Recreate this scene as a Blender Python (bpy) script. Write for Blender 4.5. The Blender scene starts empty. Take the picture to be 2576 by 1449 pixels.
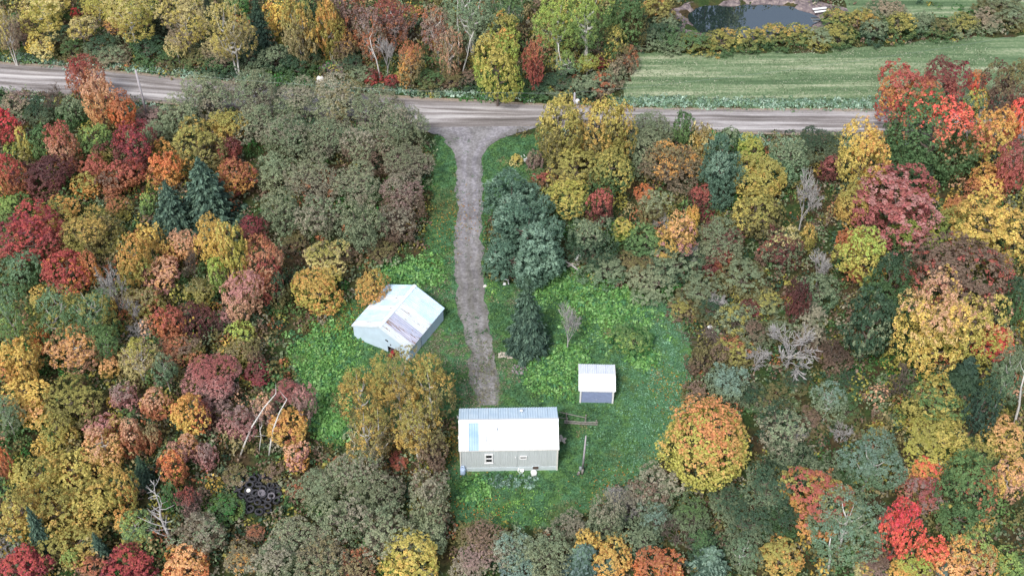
import bpy, math, random
import numpy as np
from mathutils import Vector, Matrix, Euler

# ------------------------------------------------------------------ camera, sky, sun, exposure
S = bpy.context.scene
COL = S.collection
CAM_H, PITCH, FPX, CX, CY = 100.0, math.radians(45.47), 3314.0, 1288.0, 724.5
cam_d = bpy.data.cameras.new("camera")
cam = bpy.data.objects.new("camera", cam_d)
COL.objects.link(cam)
cam.location = (0, 0, CAM_H)
cam.rotation_euler = (math.pi / 2 - PITCH, 0, 0)
cam_d.sensor_width = 36
cam_d.lens = FPX / 2576 * 36
cam_d.clip_start = 1
cam_d.clip_end = 6000
S.camera = cam

SUN_EL, SUN_AZ = math.radians(52), math.radians(205)      # azimuth clockwise from +Y (the camera looks along +Y)
W = bpy.data.worlds.new("World")
S.world = W
W.use_nodes = True
wn = W.node_tree
wn.nodes.clear()
sky = wn.nodes.new("ShaderNodeTexSky")
sky.sky_type = 'NISHITA'
sky.sun_disc = False
sky.sun_elevation = SUN_EL
sky.sun_rotation = SUN_AZ
sky.air_density = 1.0
sky.dust_density = 3.0
hs = wn.nodes.new("ShaderNodeHueSaturation")
hs.inputs["Saturation"].default_value = 0.7
bg = wn.nodes.new("ShaderNodeBackground")
bg.inputs["Strength"].default_value = 0.125
wo = wn.nodes.new("ShaderNodeOutputWorld")
wn.links.new(sky.outputs[0], hs.inputs["Color"])
wn.links.new(hs.outputs[0], bg.inputs["Color"])
wn.links.new(bg.outputs[0], wo.inputs["Surface"])
sun_d = bpy.data.lights.new("sun", 'SUN')
sun_d.energy = 2.0
sun_d.angle = math.radians(10)
sun_d.color = (1.0, 0.985, 0.94)
sun = bpy.data.objects.new("sun", sun_d)
COL.objects.link(sun)
sd = Vector((math.sin(SUN_AZ) * math.cos(SUN_EL), math.cos(SUN_AZ) * math.cos(SUN_EL), math.sin(SUN_EL)))
sun.rotation_euler = sd.to_track_quat('Z', 'Y').to_euler()
S.view_settings.view_transform = 'Standard'
S.view_settings.look = 'None'
S.view_settings.gamma = 1
S.view_settings.use_curve_mapping = False
S.view_settings.exposure = 0.6
S.render.engine = 'CYCLES'
S.cycles.max_bounces = 6
S.cycles.diffuse_bounces = 4
S.cycles.transmission_bounces = 3
S.cycles.use_denoising = True

rng = np.random.default_rng(7)
random.seed(7)

# ------------------------------------------------------------------ helpers
SP, CP = math.sin(PITCH), math.cos(PITCH)


def ray(u, v):
    a, b = (u - CX) / FPX, -(v - CY) / FPX
    return np.array([a, CP + b * SP, -SP + b * CP])


def gp(u, v, z=0.0):
    """the place on the level z that shows at this point of the photograph (2576 px wide)"""
    d = ray(u, v)
    t = (z - CAM_H) / d[2]
    return np.array([d[0] * t, d[1] * t, z])


def pxm(P):
    """pixels per metre at a place"""
    return FPX / (P[1] * CP - (P[2] - CAM_H) * SP)


def lin(c):
    if isinstance(c, str):
        c = [int(c[i:i + 2], 16) for i in (0, 2, 4)]
    return tuple((x / 255 / 12.92) if x / 255 < .04045 else ((x / 255 + .055) / 1.055) ** 2.4 for x in c)


def mesh_np(name, V, F, attrs=None, smooth=False):
    """V (n,3), F (m,k) all faces with k corners"""
    me = bpy.data.meshes.new(name)
    V = np.asarray(V, np.float32)
    F = np.asarray(F, np.int32)
    m, k = F.shape
    me.vertices.add(len(V))
    me.vertices.foreach_set("co", V.ravel())
    me.loops.add(m * k)
    me.loops.foreach_set("vertex_index", F.ravel())
    me.polygons.add(m)
    me.polygons.foreach_set("loop_start", np.arange(0, m * k, k, dtype=np.int32))
    if smooth:
        me.polygons.foreach_set("use_smooth", np.ones(m, bool))
    if attrs:
        for an, (typ, data) in attrs.items():
            at = me.attributes.new(an, typ, 'FACE')
            at.data.foreach_set("color" if typ == 'FLOAT_COLOR' else "value", np.asarray(data, np.float32).ravel())
    me.update(calc_edges=True)
    me.validate()
    return me


def obj(name, me, mat=None, parent=None, loc=None, rot=None, scale=None):
    o = bpy.data.objects.new(name, me)
    COL.objects.link(o)
    if mat is not None:
        if len(me.materials) == 0:
            me.materials.append(mat)
        elif me.materials[0] != mat:
            o.material_slots[0].link = 'OBJECT'
            o.material_slots[0].material = mat
    if parent:
        o.parent = parent
    if loc is not None:
        o.location = loc
    if rot is not None:
        o.rotation_euler = rot
    if scale is not None:
        o.scale = scale
    return o


def tag(o, label, cat, group=None, kind=None):
    if label:
        o["label"] = label
    if cat:
        o["category"] = cat
    if group:
        o["group"] = group
    if kind:
        o["kind"] = kind
    return o


def empty(name, loc, rz=0, label=None, cat=None, group=None):
    o = bpy.data.objects.new(name, None)
    COL.objects.link(o)
    o.empty_display_size = .3
    o.location = loc
    o.rotation_euler = (0, 0, rz)
    return tag(o, label, cat, group)


class MB:
    """collects boxes, prisms, tubes into one mesh"""

    def __init__(s):
        s.v, s.f = [], []

    def add(s, vs, fs):
        n = len(s.v)
        s.v += [tuple(map(float, x)) for x in vs]
        s.f += [tuple(i + n for i in f) for f in fs]
        return s

    def box(s, c, d, M=None, taper=1.0):
        x, y, z = d[0] / 2, d[1] / 2, d[2] / 2
        vs = [(-x, -y, -z), (x, -y, -z), (x, y, -z), (-x, y, -z), (-x * taper, -y * taper, z), (x * taper, -y * taper, z), (x * taper, y * taper, z), (-x * taper, y * taper, z)]
        out = []
        for p in vs:
            p = Vector(p)
            if M is not None:
                p = M @ p
            out.append((p[0] + c[0], p[1] + c[1], p[2] + c[2]))
        return s.add(out, [(0, 3, 2, 1), (4, 5, 6, 7), (0, 1, 5, 4), (1, 2, 6, 5), (2, 3, 7, 6), (3, 0, 4, 7)])

    def tube(s, pts, rad, n=6, cap=True):
        pts = [Vector(p) for p in pts]
        if not hasattr(rad, '__len__'):
            rad = [rad] * len(pts)
        rings = []
        for i, p in enumerate(pts):
            a = pts[max(i - 1, 0)]
            b = pts[min(i + 1, len(pts) - 1)]
            q = (b - a).normalized().to_track_quat('Z', 'Y')
            rings.append([p + q @ Vector((math.cos(2 * math.pi * k / n) * rad[i], math.sin(2 * math.pi * k / n) * rad[i], 0)) for k in range(n)])
        vs = [v for r in rings for v in r]
        fs = []
        for i in range(len(pts) - 1):
            for k in range(n):
                a, b = i * n + k, i * n + (k + 1) % n
                fs.append((a, b, b + n, a + n))
        if cap:
            fs.append(tuple(range(n - 1, -1, -1)))
            fs.append(tuple(range((len(pts) - 1) * n, len(pts) * n)))
        return s.add(vs, fs)

    def lathe(s, prof, c=(0, 0, 0), n=14, closed=False):
        vs, fs = [], []
        m = len(prof)
        for r, z in prof:
            for k in range(n):
                a = 2 * math.pi * k / n
                vs.append((c[0] + r * math.cos(a), c[1] + r * math.sin(a), c[2] + z))
        for i in range(m if closed else m - 1):
            for k in range(n):
                a, b = i * n + k, i * n + (k + 1) % n
                j = ((i + 1) % m) * n
                fs.append((a, b, j + (k + 1) % n, j + k))
        if not closed:
            fs.append(tuple(range(n - 1, -1, -1)))
            fs.append(tuple(range((m - 1) * n, m * n)))
        return s.add(vs, fs)

    def build(s, name, mat, parent=None, smooth=False, **k):
        me = bpy.data.meshes.new(name)
        me.from_pydata(s.v, [], s.f)
        if smooth:
            me.polygons.foreach_set("use_smooth", np.ones(len(me.polygons), bool))
        me.update()
        return obj(name, me, mat, parent, **k)


def blob_mesh(name, seed, r=(1, 1, 1), jag=.25, sub=2):
    """an uneven stone or crumpled lump"""
    import bmesh
    bm = bmesh.new()
    bmesh.ops.create_icosphere(bm, subdivisions=sub, radius=1)
    rr = random.Random(seed)
    dirs = [(Vector((rr.gauss(0, 1), rr.gauss(0, 1), rr.gauss(0, 1))).normalized(), rr.uniform(-jag, jag)) for _ in range(9)]
    for v in bm.verts:
        k = 1 + sum(a * max(0, v.co.normalized().dot(d)) ** 3 for d, a in dirs) + rr.uniform(-jag, jag) * .15
        v.co = Vector((v.co.x * k * r[0], v.co.y * k * r[1], v.co.z * k * r[2]))
    me = bpy.data.meshes.new(name)
    bm.to_mesh(me)
    bm.free()
    return me


# ------------------------------------------------------------------ materials
class NT:
    def __init__(s, name, rough=.8, spec=.3):
        s.m = bpy.data.materials.new(name)
        s.m.use_nodes = True
        s.t = s.m.node_tree
        s.p = s.t.nodes["Principled BSDF"]
        s.out = s.t.nodes["Material Output"]
        s.p.inputs["Roughness"].default_value = rough
        s.p.inputs["Specular IOR Level"].default_value = spec

    def n(s, typ, **k):
        x = s.t.nodes.new(typ)
        for a, b in k.items():
            setattr(x, a, b)
        return x

    def l(s, a, b):
        s.t.links.new(a, b)

    def coord(s, which="Object", scale=(1, 1, 1), rot=(0, 0, 0)):
        c = s.n("ShaderNodeTexCoord")
        mp = s.n("ShaderNodeMapping")
        mp.inputs["Scale"].default_value = scale
        mp.inputs["Rotation"].default_value = rot
        s.l(c.outputs[which], mp.inputs[0])
        return mp.outputs[0]

    def noise(s, co, scale, detail=4, rough=.6, dist=0):
        x = s.n("ShaderNodeTexNoise")
        x.inputs["Scale"].default_value = scale
        x.inputs["Detail"].default_value = detail
        x.inputs["Roughness"].default_value = rough
        x.inputs["Distortion"].default_value = dist
        s.l(co, x.inputs["Vector"])
        return x.outputs["Fac"]

    def ramp(s, fac, stops):
        x = s.n("ShaderNodeValToRGB")
        e = x.color_ramp.elements
        while len(e) < len(stops):
            e.new(.5)
        for i, (p, c) in enumerate(stops):
            e[i].position = p
            e[i].color = (*c, 1) if hasattr(c, '__len__') else (c, c, c, 1)
        s.l(fac, x.inputs[0])
        return x.outputs[0]

    def mix(s, fac, a, b, mode='MIX'):
        x = s.n("ShaderNodeMix", data_type='RGBA', blend_type=mode)
        for sock, val in ((x.inputs[0], fac), (x.inputs[6], a), (x.inputs[7], b)):
            if hasattr(val, 'links'):
                s.l(val, sock)
            elif hasattr(val, '__len__'):
                sock.default_value = (*val, 1)
            else:
                sock.default_value = val
        return x.outputs[2]

    def math(s, op, a, b=0.0, c=0.0, clamp=False):
        x = s.n("ShaderNodeMath", operation=op, use_clamp=clamp)
        for i, val in enumerate((a, b, c)):
            if hasattr(val, 'links'):
                s.l(val, x.inputs[i])
            else:
                x.inputs[i].default_value = val
        return x.outputs[0]

    def attr(s, name, typ='GEOMETRY', out="Fac"):
        x = s.n("ShaderNodeAttribute", attribute_type=typ, attribute_name=name)
        return x.outputs[out]

    def bump(s, h, strength=.4, dist=.05):
        x = s.n("ShaderNodeBump")
        x.inputs["Strength"].default_value = strength
        x.inputs["Distance"].default_value = dist
        s.l(h, x.inputs["Height"])
        s.l(x.outputs[0], s.p.inputs["Normal"])

    def col(s, c):
        if hasattr(c, 'links'):
            s.l(c, s.p.inputs["Base Color"])
        else:
            s.p.inputs["Base Color"].default_value = (*c, 1)
        return s.m

    def translucent(s, c, fac):
        tr = s.n("ShaderNodeBsdfTranslucent")
        s.l(c, tr.inputs[0])
        mx = s.n("ShaderNodeMixShader")
        mx.inputs[0].default_value = fac
        s.l(s.p.outputs[0], mx.inputs[1])
        s.l(tr.outputs[0], mx.inputs[2])
        s.l(mx.outputs[0], s.out.inputs[0])


def mat_plain(name, c, rough=.7, spec=.3, var=.25, scale=3.0):
    t = NT(name, rough, spec)
    co = t.coord()
    f = t.noise(co, scale, 5)
    c = np.array(c)
    return t.col(t.ramp(f, [(.3, tuple(c * (1 - var))), (.7, tuple(np.minimum(c * (1 + var), .92)))]))


def mat_leaf():
    t = NT("leaf", .6, .2)
    ca, cb, cc = (t.attr(n, 'OBJECT', "Color") for n in ("ca", "cb", "cc"))
    cs = t.attr("cs", 'OBJECT', "Fac")
    hz, cl, c2, rn = (t.attr(n) for n in ("hz", "clump", "clump2", "rnd"))
    f = t.math('MULTIPLY_ADD', t.math('SUBTRACT', hz, .70), 2.8, .5)
    f = t.math('ADD', f, t.math('MULTIPLY_ADD', cl, .7, -.35), clamp=True)
    c = t.mix(f, cb, ca)
    c = t.mix(t.math('LESS_THAN', c2, cs), c, cc)
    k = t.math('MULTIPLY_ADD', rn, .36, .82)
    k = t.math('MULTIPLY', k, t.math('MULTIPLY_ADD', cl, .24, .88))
    hsv = t.n("ShaderNodeHueSaturation")
    t.l(t.math('MULTIPLY_ADD', t.math('FRACT', t.math('MULTIPLY', rn, 7.31)), .03, .485), hsv.inputs["Hue"])
    t.l(k, hsv.inputs["Value"])
    t.l(c, hsv.inputs["Color"])
    t.col(hsv.outputs[0])
    t.translucent(hsv.outputs[0], .3)
    return t.m


def mat_tuft():
    t = NT("tuft", .65, .2)
    c = t.attr("col", 'GEOMETRY', "Color")
    t.col(c)
    t.translucent(c, .2)
    return t.m


M = {}
M['leaf'] = mat_leaf()
M['tuft'] = mat_tuft()
M['bark'] = mat_plain("bark", (.16, .13, .11), .9, .1, .4, 4)
M['grey_bark'] = mat_plain("grey_bark", (.44, .42, .41), .9, .1, .35, 4)


def _white_bark():
    t = NT("white_bark", .8, .2)
    co = t.coord("Object", (3, 3, 14))
    f = t.noise(co, 2.0, 4)
    return t.col(t.ramp(f, [(.33, (.1, .09, .08)), (.42, (.55, .53, .5)), (.8, (.75, .73, .70))]))


M['white_bark'] = _white_bark()


def _floor():
    t = NT("forest_floor", .95, .1)
    co = t.coord("Object")
    a = t.noise(co, .25, 5)
    b = t.noise(co, 2.2, 6, .7)
    c1 = t.ramp(b, [(.3, lin('2a2a1e')), (.5, lin('4a3f2e')), (.7, lin('5d5138'))])
    c2 = t.ramp(b, [(.3, lin('25351f')), (.55, lin('3d4f2c')), (.75, lin('5a5f38'))])
    t.bump(b, .6, .15)
    return t.col(t.mix(t.ramp(a, [(.42, 0), (.6, 1)]), c1, c2))


def _road():
    t = NT("gravel_road", .95, .1)
    uv = t.n("ShaderNodeUVMap").outputs[0]
    sx = t.n("ShaderNodeSeparateXYZ")
    t.l(uv, sx.inputs[0])
    mp = t.n("ShaderNodeMapping")
    mp.inputs["Scale"].default_value = (.05, 1.1, 1)
    t.l(uv, mp.inputs[0])
    streak = t.noise(mp.outputs[0], 3.2, 7, .68, .5)
    mp2 = t.n("ShaderNodeMapping")
    mp2.inputs["Scale"].default_value = (.5, 3.0, 1)
    t.l(uv, mp2.inputs[0])
    str2 = t.noise(mp2.outputs[0], 2.0, 6, .7)
    grain = t.noise(t.coord("Object"), 6, 6, .75)
    f = t.math('ADD', t.math('MULTIPLY', streak, .70), t.math('MULTIPLY', str2, .18))
    f = t.math('ADD', f, t.math('MULTIPLY', grain, .12))
    for v0, a_ in ((.27, .05), (.41, .07), (.57, .06), (.72, .05)):
        d_ = t.math('DIVIDE', t.math('SUBTRACT', sx.outputs[1], v0), .035)
        f = t.math('ADD', f, t.math('MULTIPLY', t.math('POWER', 2.718, t.math('MULTIPLY', t.math('MULTIPLY', d_, d_), -1.0)), a_))
    c = t.ramp(f, [(.40, lin('625d5b')), (.46, lin('7b7573')), (.51, lin('918b8a')), (.56, lin('aaa5a5')), (.63, lin('c6c2c1'))])
    # straw-coloured shoulders along both edges
    e = t.math('ABSOLUTE', t.math('SUBTRACT', sx.outputs[1], .5))
    e = t.math('ADD', e, t.math('MULTIPLY_ADD', str2, .16, -.08))
    c = t.mix(t.ramp(e, [(.39, 0), (.46, 1)]), c, t.ramp(grain, [(.35, lin('7a6d60')), (.65, lin('ab9c8c'))]))
    t.bump(t.math('ADD', streak, grain), .4, .06)
    return t.col(c)


def _drive():
    t = NT("gravel_drive", .95, .1)
    uv = t.n("ShaderNodeUVMap").outputs[0]
    sx = t.n("ShaderNodeSeparateXYZ")
    t.l(uv, sx.inputs[0])
    co = t.coord("Object")
    g = t.noise(co, 3.0, 7, .75)
    b = t.noise(co, .35, 4)
    f = t.math('ADD', t.math('MULTIPLY', g, .6), t.math('MULTIPLY', b, .4))
    c = t.ramp(f, [(.36, lin('615f63')), (.48, lin('848186')), (.6, lin('a6a3a8'))])
    d = t.ramp(f, [(.36, lin('5b5856')), (.5, lin('817e7e')), (.62, lin('a09d9d'))])
    c = t.mix(t.ramp(t.math('ADD', sx.outputs[0], t.math('MULTIPLY_ADD', b, .3, -.15)), [(.42, 0), (.65, 1)]), c, d)
    gr = t.ramp(g, [(.4, lin('3a5a2e')), (.6, lin('617a45'))])
    e = t.math('ABSOLUTE', t.math('SUBTRACT', sx.outputs[1], .5))
    e = t.math('ADD', t.math('MULTIPLY', e, 1.1), t.math('MULTIPLY_ADD', g, .5, -.25))
    e = t.math('ADD', e, t.math('MULTIPLY_ADD', t.math('POWER', sx.outputs[0], 7.0), .32, -.18))
    rut = t.math('ABSOLUTE', t.math('SUBTRACT', t.math('ABSOLUTE', t.math('SUBTRACT', sx.outputs[1], .5)), .20))
    c = t.mix(t.math('MULTIPLY', t.ramp(t.math('ADD', rut, t.math('MULTIPLY_ADD', b, .1, -.05)), [(.05, 0), (.13, 1)]), .26), c, lin('5c5b49'))
    # a faint grassy crown between the wheel tracks further in
    c = t.mix(t.ramp(e, [(.50, 0), (.64, 1)]), c, gr)
    t.bump(g, .5, .06)
    return t.col(c)


def _lawn():
    t = NT("lawn_grass", .95, .1)
    co = t.coord("Object")
    a = t.noise(co, .12, 3)
    b = t.noise(co, .6, 5, .65)
    g = t.noise(co, 5.5, 6, .75)
    c1 = t.ramp(g, [(.3, lin('34523a')), (.5, lin('4d7450')), (.7, lin('6f9470'))])
    c2 = t.ramp(g, [(.3, lin('3a5430')), (.5, lin('547744')), (.7, lin('7a9a5c'))])
    c3 = t.ramp(g, [(.3, lin('4a4a30')), (.5, lin('66643f')), (.7, lin('85825a'))])
    c = t.mix(t.ramp(b, [(.44, 0), (.58, 1)]), c1, c2)
    c = t.mix(t.ramp(a, [(.54, 0), (.68, 1)]), c, c3)
    t.bump(g, .6, .12)
    return t.col(c)


def _field():
    t = NT("hay_field", .95, .1)
    co = t.coord("Object", (.05, 1, 1), (0, 0, math.radians(-3)))
    st = t.noise(co, .55, 5, .7, .3)
    g = t.noise(t.coord("Object"), 2.6, 6, .75)
    f = t.math('ADD', t.math('MULTIPLY', st, .72), t.math('MULTIPLY', g, .28))
    c = t.ramp(f, [(.37, lin('4f6448')), (.45, lin('617757')), (.51, lin('758866')), (.56, lin('959e80')), (.62, lin('b2b69b'))])
    t.bump(t.math('ADD', st, g), .5, .12)
    return t.col(c)


M['floor'] = _floor()
M['road'] = _road()
M['drive'] = _drive()
M['lawn'] = _lawn()
M['field'] = _field()
t = NT("bank_soil", .95, .1)
_g = t.noise(t.coord("Object"), 1.4, 6, .7)
t.bump(_g, .6, .12)
M['bank'] = t.col(t.ramp(_g, [(.32, lin('4f474a')), (.5, lin('7b7072')), (.68, lin('ab9c92'))]))
t = NT("pond_water", .03, .5)
t.p.inputs["IOR"].default_value = 4.5
_w = t.noise(t.coord("Object", (1, .5, 1)), 1.6, 3)
t.bump(_w, .05, .03)
M['water'] = t.col((.02, .034, .034))


def _roofmat(name, base, streaks, rust, bare=None, base2=None):
    """painted metal sheet; streaks of lost paint run down the slope (local y)"""
    t = NT(name, .45, .4)
    oi = t.n("ShaderNodeObjectInfo").outputs["Random"]
    tc = t.n("ShaderNodeTexCoord").outputs["Object"]
    ad = t.n("ShaderNodeVectorMath", operation='MULTIPLY_ADD')
    cmb = t.n("ShaderNodeCombineXYZ")
    for i in range(3):
        t.l(oi, cmb.inputs[i])
    t.l(cmb.outputs[0], ad.inputs[0])
    ad.inputs[1].default_value = (37, 19, 11)
    t.l(tc, ad.inputs[2])
    mp = t.n("ShaderNodeMapping")
    mp.inputs["Scale"].default_value = (6.0, .55, 1)
    t.l(ad.outputs[0], mp.inputs[0])
    s1 = t.noise(mp.outputs[0], 1.0, 6, .62, .6)
    s2 = t.noise(ad.outputs[0], 9.0, 4, .7)
    soft = t.noise(ad.outputs[0], .8, 3)
    base = np.array(base)
    b2 = np.array(base2) if base2 is not None else base * .86
    c = t.ramp(soft, [(.35, tuple(b2)), (.65, tuple(base))])
    f = t.math('ADD', t.math('MULTIPLY', s1, .75), t.math('MULTIPLY', s2, .25))
    if bare is not None:
        c = t.mix(t.ramp(f, [(bare[0], 0), (bare[0] + .03, 1)]), c, bare[1])
    rc = t.ramp(s2, [(.35, lin('5a4634')), (.65, lin('96785a'))])
    c = t.mix(t.ramp(f, [(streaks, 0), (streaks + .04, 1)]), c, rc if rust else lin('7f8a98'))
    return t.col(c)


M['barn_roof'] = _roofmat("barn_roof_paint", lin('cfe3f3'), .64, True, None, lin('b8d2e8'))
M['barn_roof_worn'] = _roofmat("barn_roof_worn_paint", lin('dbe4ec'), .575, True)
M['barn_roof_rusty'] = _roofmat("barn_roof_rusty_sheet", lin('c9c8d6'), .525, True, (.43, lin('b3b4c8')))
M['barn_roof_bare'] = _roofmat("barn_roof_bare_sheet", lin('bfc1d2'), .555, True, (.47, lin('a9b0c8')))
M['house_roof'] = _roofmat("house_roof_paint", (.80, .81, .82), .70, False, None, (.74, .76, .78))
M['house_roof_worn'] = _roofmat("house_roof_worn_paint", (.80, .80, .80), .56, False)
M['house_roof_blue'] = _roofmat("house_roof_blue_sheet", lin('a6c0da'), .60, False, None, lin('92b0cf'))
M['shed_roof'] = _roofmat("shed_roof_paint", lin('dfe4ee'), .72, False, None, lin('d3d9e6'))
M['house_back'] = _roofmat("house_back_roof_sky_tint", lin('d8e8f4'), .72, False, None, lin('c8dcec'))  # roof white tinted blue: skylight on the slope facing away from sun, in colour
M['barn_wall'] = mat_plain("barn_wall_paint", lin('c6d9e9'), .7, .3, .07, 1.2)
M['barn_trim'] = mat_plain("barn_trim_paint", lin('d9e3ea'), .7, .3, .06, 2)
M['siding'] = mat_plain("grey_siding", lin('bfc5c6'), .6, .3, .07, .8)
M['skirt'] = mat_plain("pale_skirting", lin('c2ccd0'), .7, .3, .08, 1.5)
M['white'] = mat_plain("white_paint", (.78, .78, .78), .55, .4, .06, 3)
M['trim'] = mat_plain("cream_trim", lin('dcd9d2'), .6, .3, .08, 3)
M['dark'] = mat_plain("opening_shade", (.012, .012, .016), .9, .1, .2, 4)  # near-black colour standing for the shade in barn holes and door gaps
M['brown'] = mat_plain("brown_hatch_board", lin('5d5049'), .8, .2, .2, 6)
M['door_blue'] = mat_plain("blue_grey_door_paint", lin('8b97b8'), .6, .3, .10, 2.5)
M['rubber'] = mat_plain("worn_rubber", (.045, .045, .052), .8, .3, .5, 5)
M['rubber_grey'] = mat_plain("dusty_grey_rubber", lin('6e6a70'), .85, .2, .25, 5)
M['wood'] = mat_plain("weathered_wood", lin('8a8480'), .9, .1, .3, 5)
M['pale_wood'] = mat_plain("bleached_wood", lin('c3b8ac'), .9, .1, .2, 5)
M['pole'] = mat_plain("pole_wood", lin('a7a2a6'), .9, .1, .2, 3)
M['pole_dark'] = mat_plain("creosoted_wood", lin('4a2f2c'), .9, .1, .3, 3)
M['steel'] = mat_plain("galvanised_steel", lin('9aa0a5'), .5, .5, .1, 6)
M['bottle'] = mat_plain("pale_blue_bottle_paint", lin('b9cce8'), .45, .4, .06, 3)
M['red'] = mat_plain("faded_red_paint", lin('8c2a30'), .6, .3, .2, 4)
M['stone'] = mat_plain("grey_stone", lin('8d8586'), .95, .1, .3, 3)
M['chalk'] = mat_plain("white_stone", lin('d8d5d0'), .9, .1, .1, 3)
M['wire'] = mat_plain("aluminium_wire", lin('7c8783'), .5, .4, .05, 3)
tg = NT("window_glass", .08, .5)
M['glass'] = tg.col((.015, .016, .02))

# ------------------------------------------------------------------ ground and setting
POND = gp(1888, 47)
PA, PB = 7.9, 4.2          # half axes of the pond in metres


def pond_k(a):
    return 1 + .06 * np.sin(2 * a + 1) + .07 * np.sin(3 * a + .4) + .05 * np.sin(5 * a + 2) + .03 * np.sin(9 * a) + .02 * np.sin(16 * a + 1)


def pond_d(x, y):
    dx, dy = x - POND[0], y - POND[1]
    a = np.arctan2(dy, dx)
    k = pond_k(a)
    return np.sqrt((dx / PA) ** 2 + (dy / PB) ** 2) / k


def axis(lo, hi, a, b, fine):
    far = [-4000, -2500, -1400, -800, -480, -320, -220]
    xs = [x for x in far if x < lo - 5] + list(np.arange(lo, a, 8)) + list(np.arange(a, b, fine)) + list(np.arange(b, hi, 8))
    return np.array(xs + [-x for x in far[::-1] if -x > hi + 5])


xs = axis(-160, 160, POND[0] - 14, POND[0] + 14, .7)
ys = axis(-60, 300, POND[1] - 14, POND[1] + 14, .7)
X, Y = np.meshgrid(xs, ys)
Z = np.zeros_like(X)
dd = pond_d(X, Y)
Z = np.where(dd < 1.16, -1.2 * np.clip((1.16 - dd) / .25, 0, 1), Z)
nx, ny = len(xs), len(ys)
idx = np.arange(nx * ny).reshape(ny, nx)
F = np.stack([idx[:-1, :-1], idx[:-1, 1:], idx[1:, 1:], idx[1:, :-1]], -1).reshape(-1, 4)
tag(obj("ground", mesh_np("ground", np.stack([X, Y, Z], -1).reshape(-1, 3), F, smooth=True), M['floor']), "brown and green forest floor under the trees", None, kind="structure")
# pond bank: a ring of bare soil following the dip
na, nr = 96, 8
V, F = [], []
for j in range(nr + 1):
    for i in range(na):
        a = 2 * math.pi * i / na
        k = pond_k(a)
        wid = .22 + .10 * math.sin(a * 2 + .6) + .10 * math.sin(5 * a) + .06 * math.sin(11 * a) + (.14 if math.cos(a) > .5 else 0)
        d = .90 + j / nr * (wid + .16)
        z = -1.2 * min(1, max(0, (1.16 - d) / .25)) + .03
        V.append((POND[0] + PA * d * k * math.cos(a), POND[1] + PB * d * k * math.sin(a), z))
for j in range(nr):
    for i in range(na):
        F.append((j * na + i, (j + 1) * na + i, (j + 1) * na + (i + 1) % na, j * na + (i + 1) % na))
tag(obj("pond_bank", mesh_np("pond_bank", V, F, smooth=True), M['bank']), "bare pale soil bank around the pond", None, kind="structure")
V = [(POND[0], POND[1], -.42)] + [(POND[0] + PA * 1.04 * pond_k(a) * math.cos(a), POND[1] + PB * 1.04 * pond_k(a) * math.sin(a), -.42) for a in np.linspace(0, 2 * math.pi, 64, endpoint=False)]
tag(obj("pond_water", mesh_np("pond_water", V, [(0, 1 + i, 1 + (i + 1) % 64) for i in range(64)]), M['water']), "still pond reflecting trees and blue sky", None, kind="structure")


def strip(name, top, bot, mat, z, nv, step, jag, label):
    """a band between two edge lines given in photograph points; uv runs along and across it"""
    def resample(pts):
        W_ = np.array([gp(*p) for p in pts])
        return W_
    A, B = resample(top), resample(bot)
    la = np.r_[0, np.cumsum(np.linalg.norm(np.diff(A, axis=0), axis=1))]
    n = int(la[-1] / step) + 1
    tt = np.linspace(0, 1, n)
    ta = la / la[-1]
    lb = np.r_[0, np.cumsum(np.linalg.norm(np.diff(B, axis=0), axis=1))]
    tb = lb / lb[-1]
    P = np.stack([np.interp(tt, ta, A[:, i]) for i in range(3)], -1)
    Q = np.stack([np.interp(tt, tb, B[:, i]) for i in range(3)], -1)
    r2 = np.random.default_rng(3)
    def wob():
        w = r2.normal(0, 1, n)
        k = np.ones(5) / 5
        return np.convolve(w, k, 'same') * jag
    d = (Q - P) / np.linalg.norm(Q - P, axis=1, keepdims=True)
    P = P + d * wob()[:, None]
    Q = Q + d * wob()[:, None]
    V = np.concatenate([P + (Q - P) * (j / nv) for j in range(nv + 1)])
    V[:, 2] = z
    F, UV = [], []
    for j in range(nv):
        for i in range(n - 1):
            F.append((j * n + i, (j + 1) * n + i, (j + 1) * n + i + 1, j * n + i + 1))
            u0, u1, v0, v1 = tt[i], tt[i + 1], j / nv, (j + 1) / nv
            UV += [(u0, v0), (u0, v1), (u1, v1), (u1, v0)]
    me = mesh_np(name, V, F)
    uvl = me.uv_layers.new(name="UVMap")
    L = 1 if jag > .2 else la[-1] / 6
    uvl.data.foreach_set("uv", (np.array(UV, np.float32) * np.array([L, 1], np.float32)).ravel())
    return tag(obj(name, me, mat), label, None, kind="structure")


ROAD_T = [(-1500, 40), (0, 157), (200, 168), (460, 196), (760, 223), (1060, 246), (1350, 260), (1600, 272), (2200, 275), (2600, 275), (4000, 268)]
ROAD_B = [(-1500, 120), (0, 238), (200, 246), (460, 268), (760, 300), (1060, 334), (1350, 322), (1600, 327), (2200, 348), (2600, 352), (4000, 350)]
DRV_L = [(1058, 322), (1110, 345), (1136, 375), (1146, 420), (1150, 500), (1147, 600), (1143, 700), (1152, 770), (1168, 850), (1180, 920), (1184, 980), (1190, 1020)]
DRV_R = [(1362, 318), (1272, 346), (1232, 366), (1214, 400), (1209, 500), (1211, 600), (1216, 690), (1227, 770), (1238, 840), (1244, 900), (1254, 980), (1258, 1020)]
strip("road", ROAD_T, ROAD_B, M['road'], .05, 14, 1.2, .12, "pale grey gravel road with wheel tracks")
strip("driveway", DRV_L, DRV_R, M['drive'], .075, 12, .35, .42, "worn gravel driveway running from road to clearing")


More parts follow.
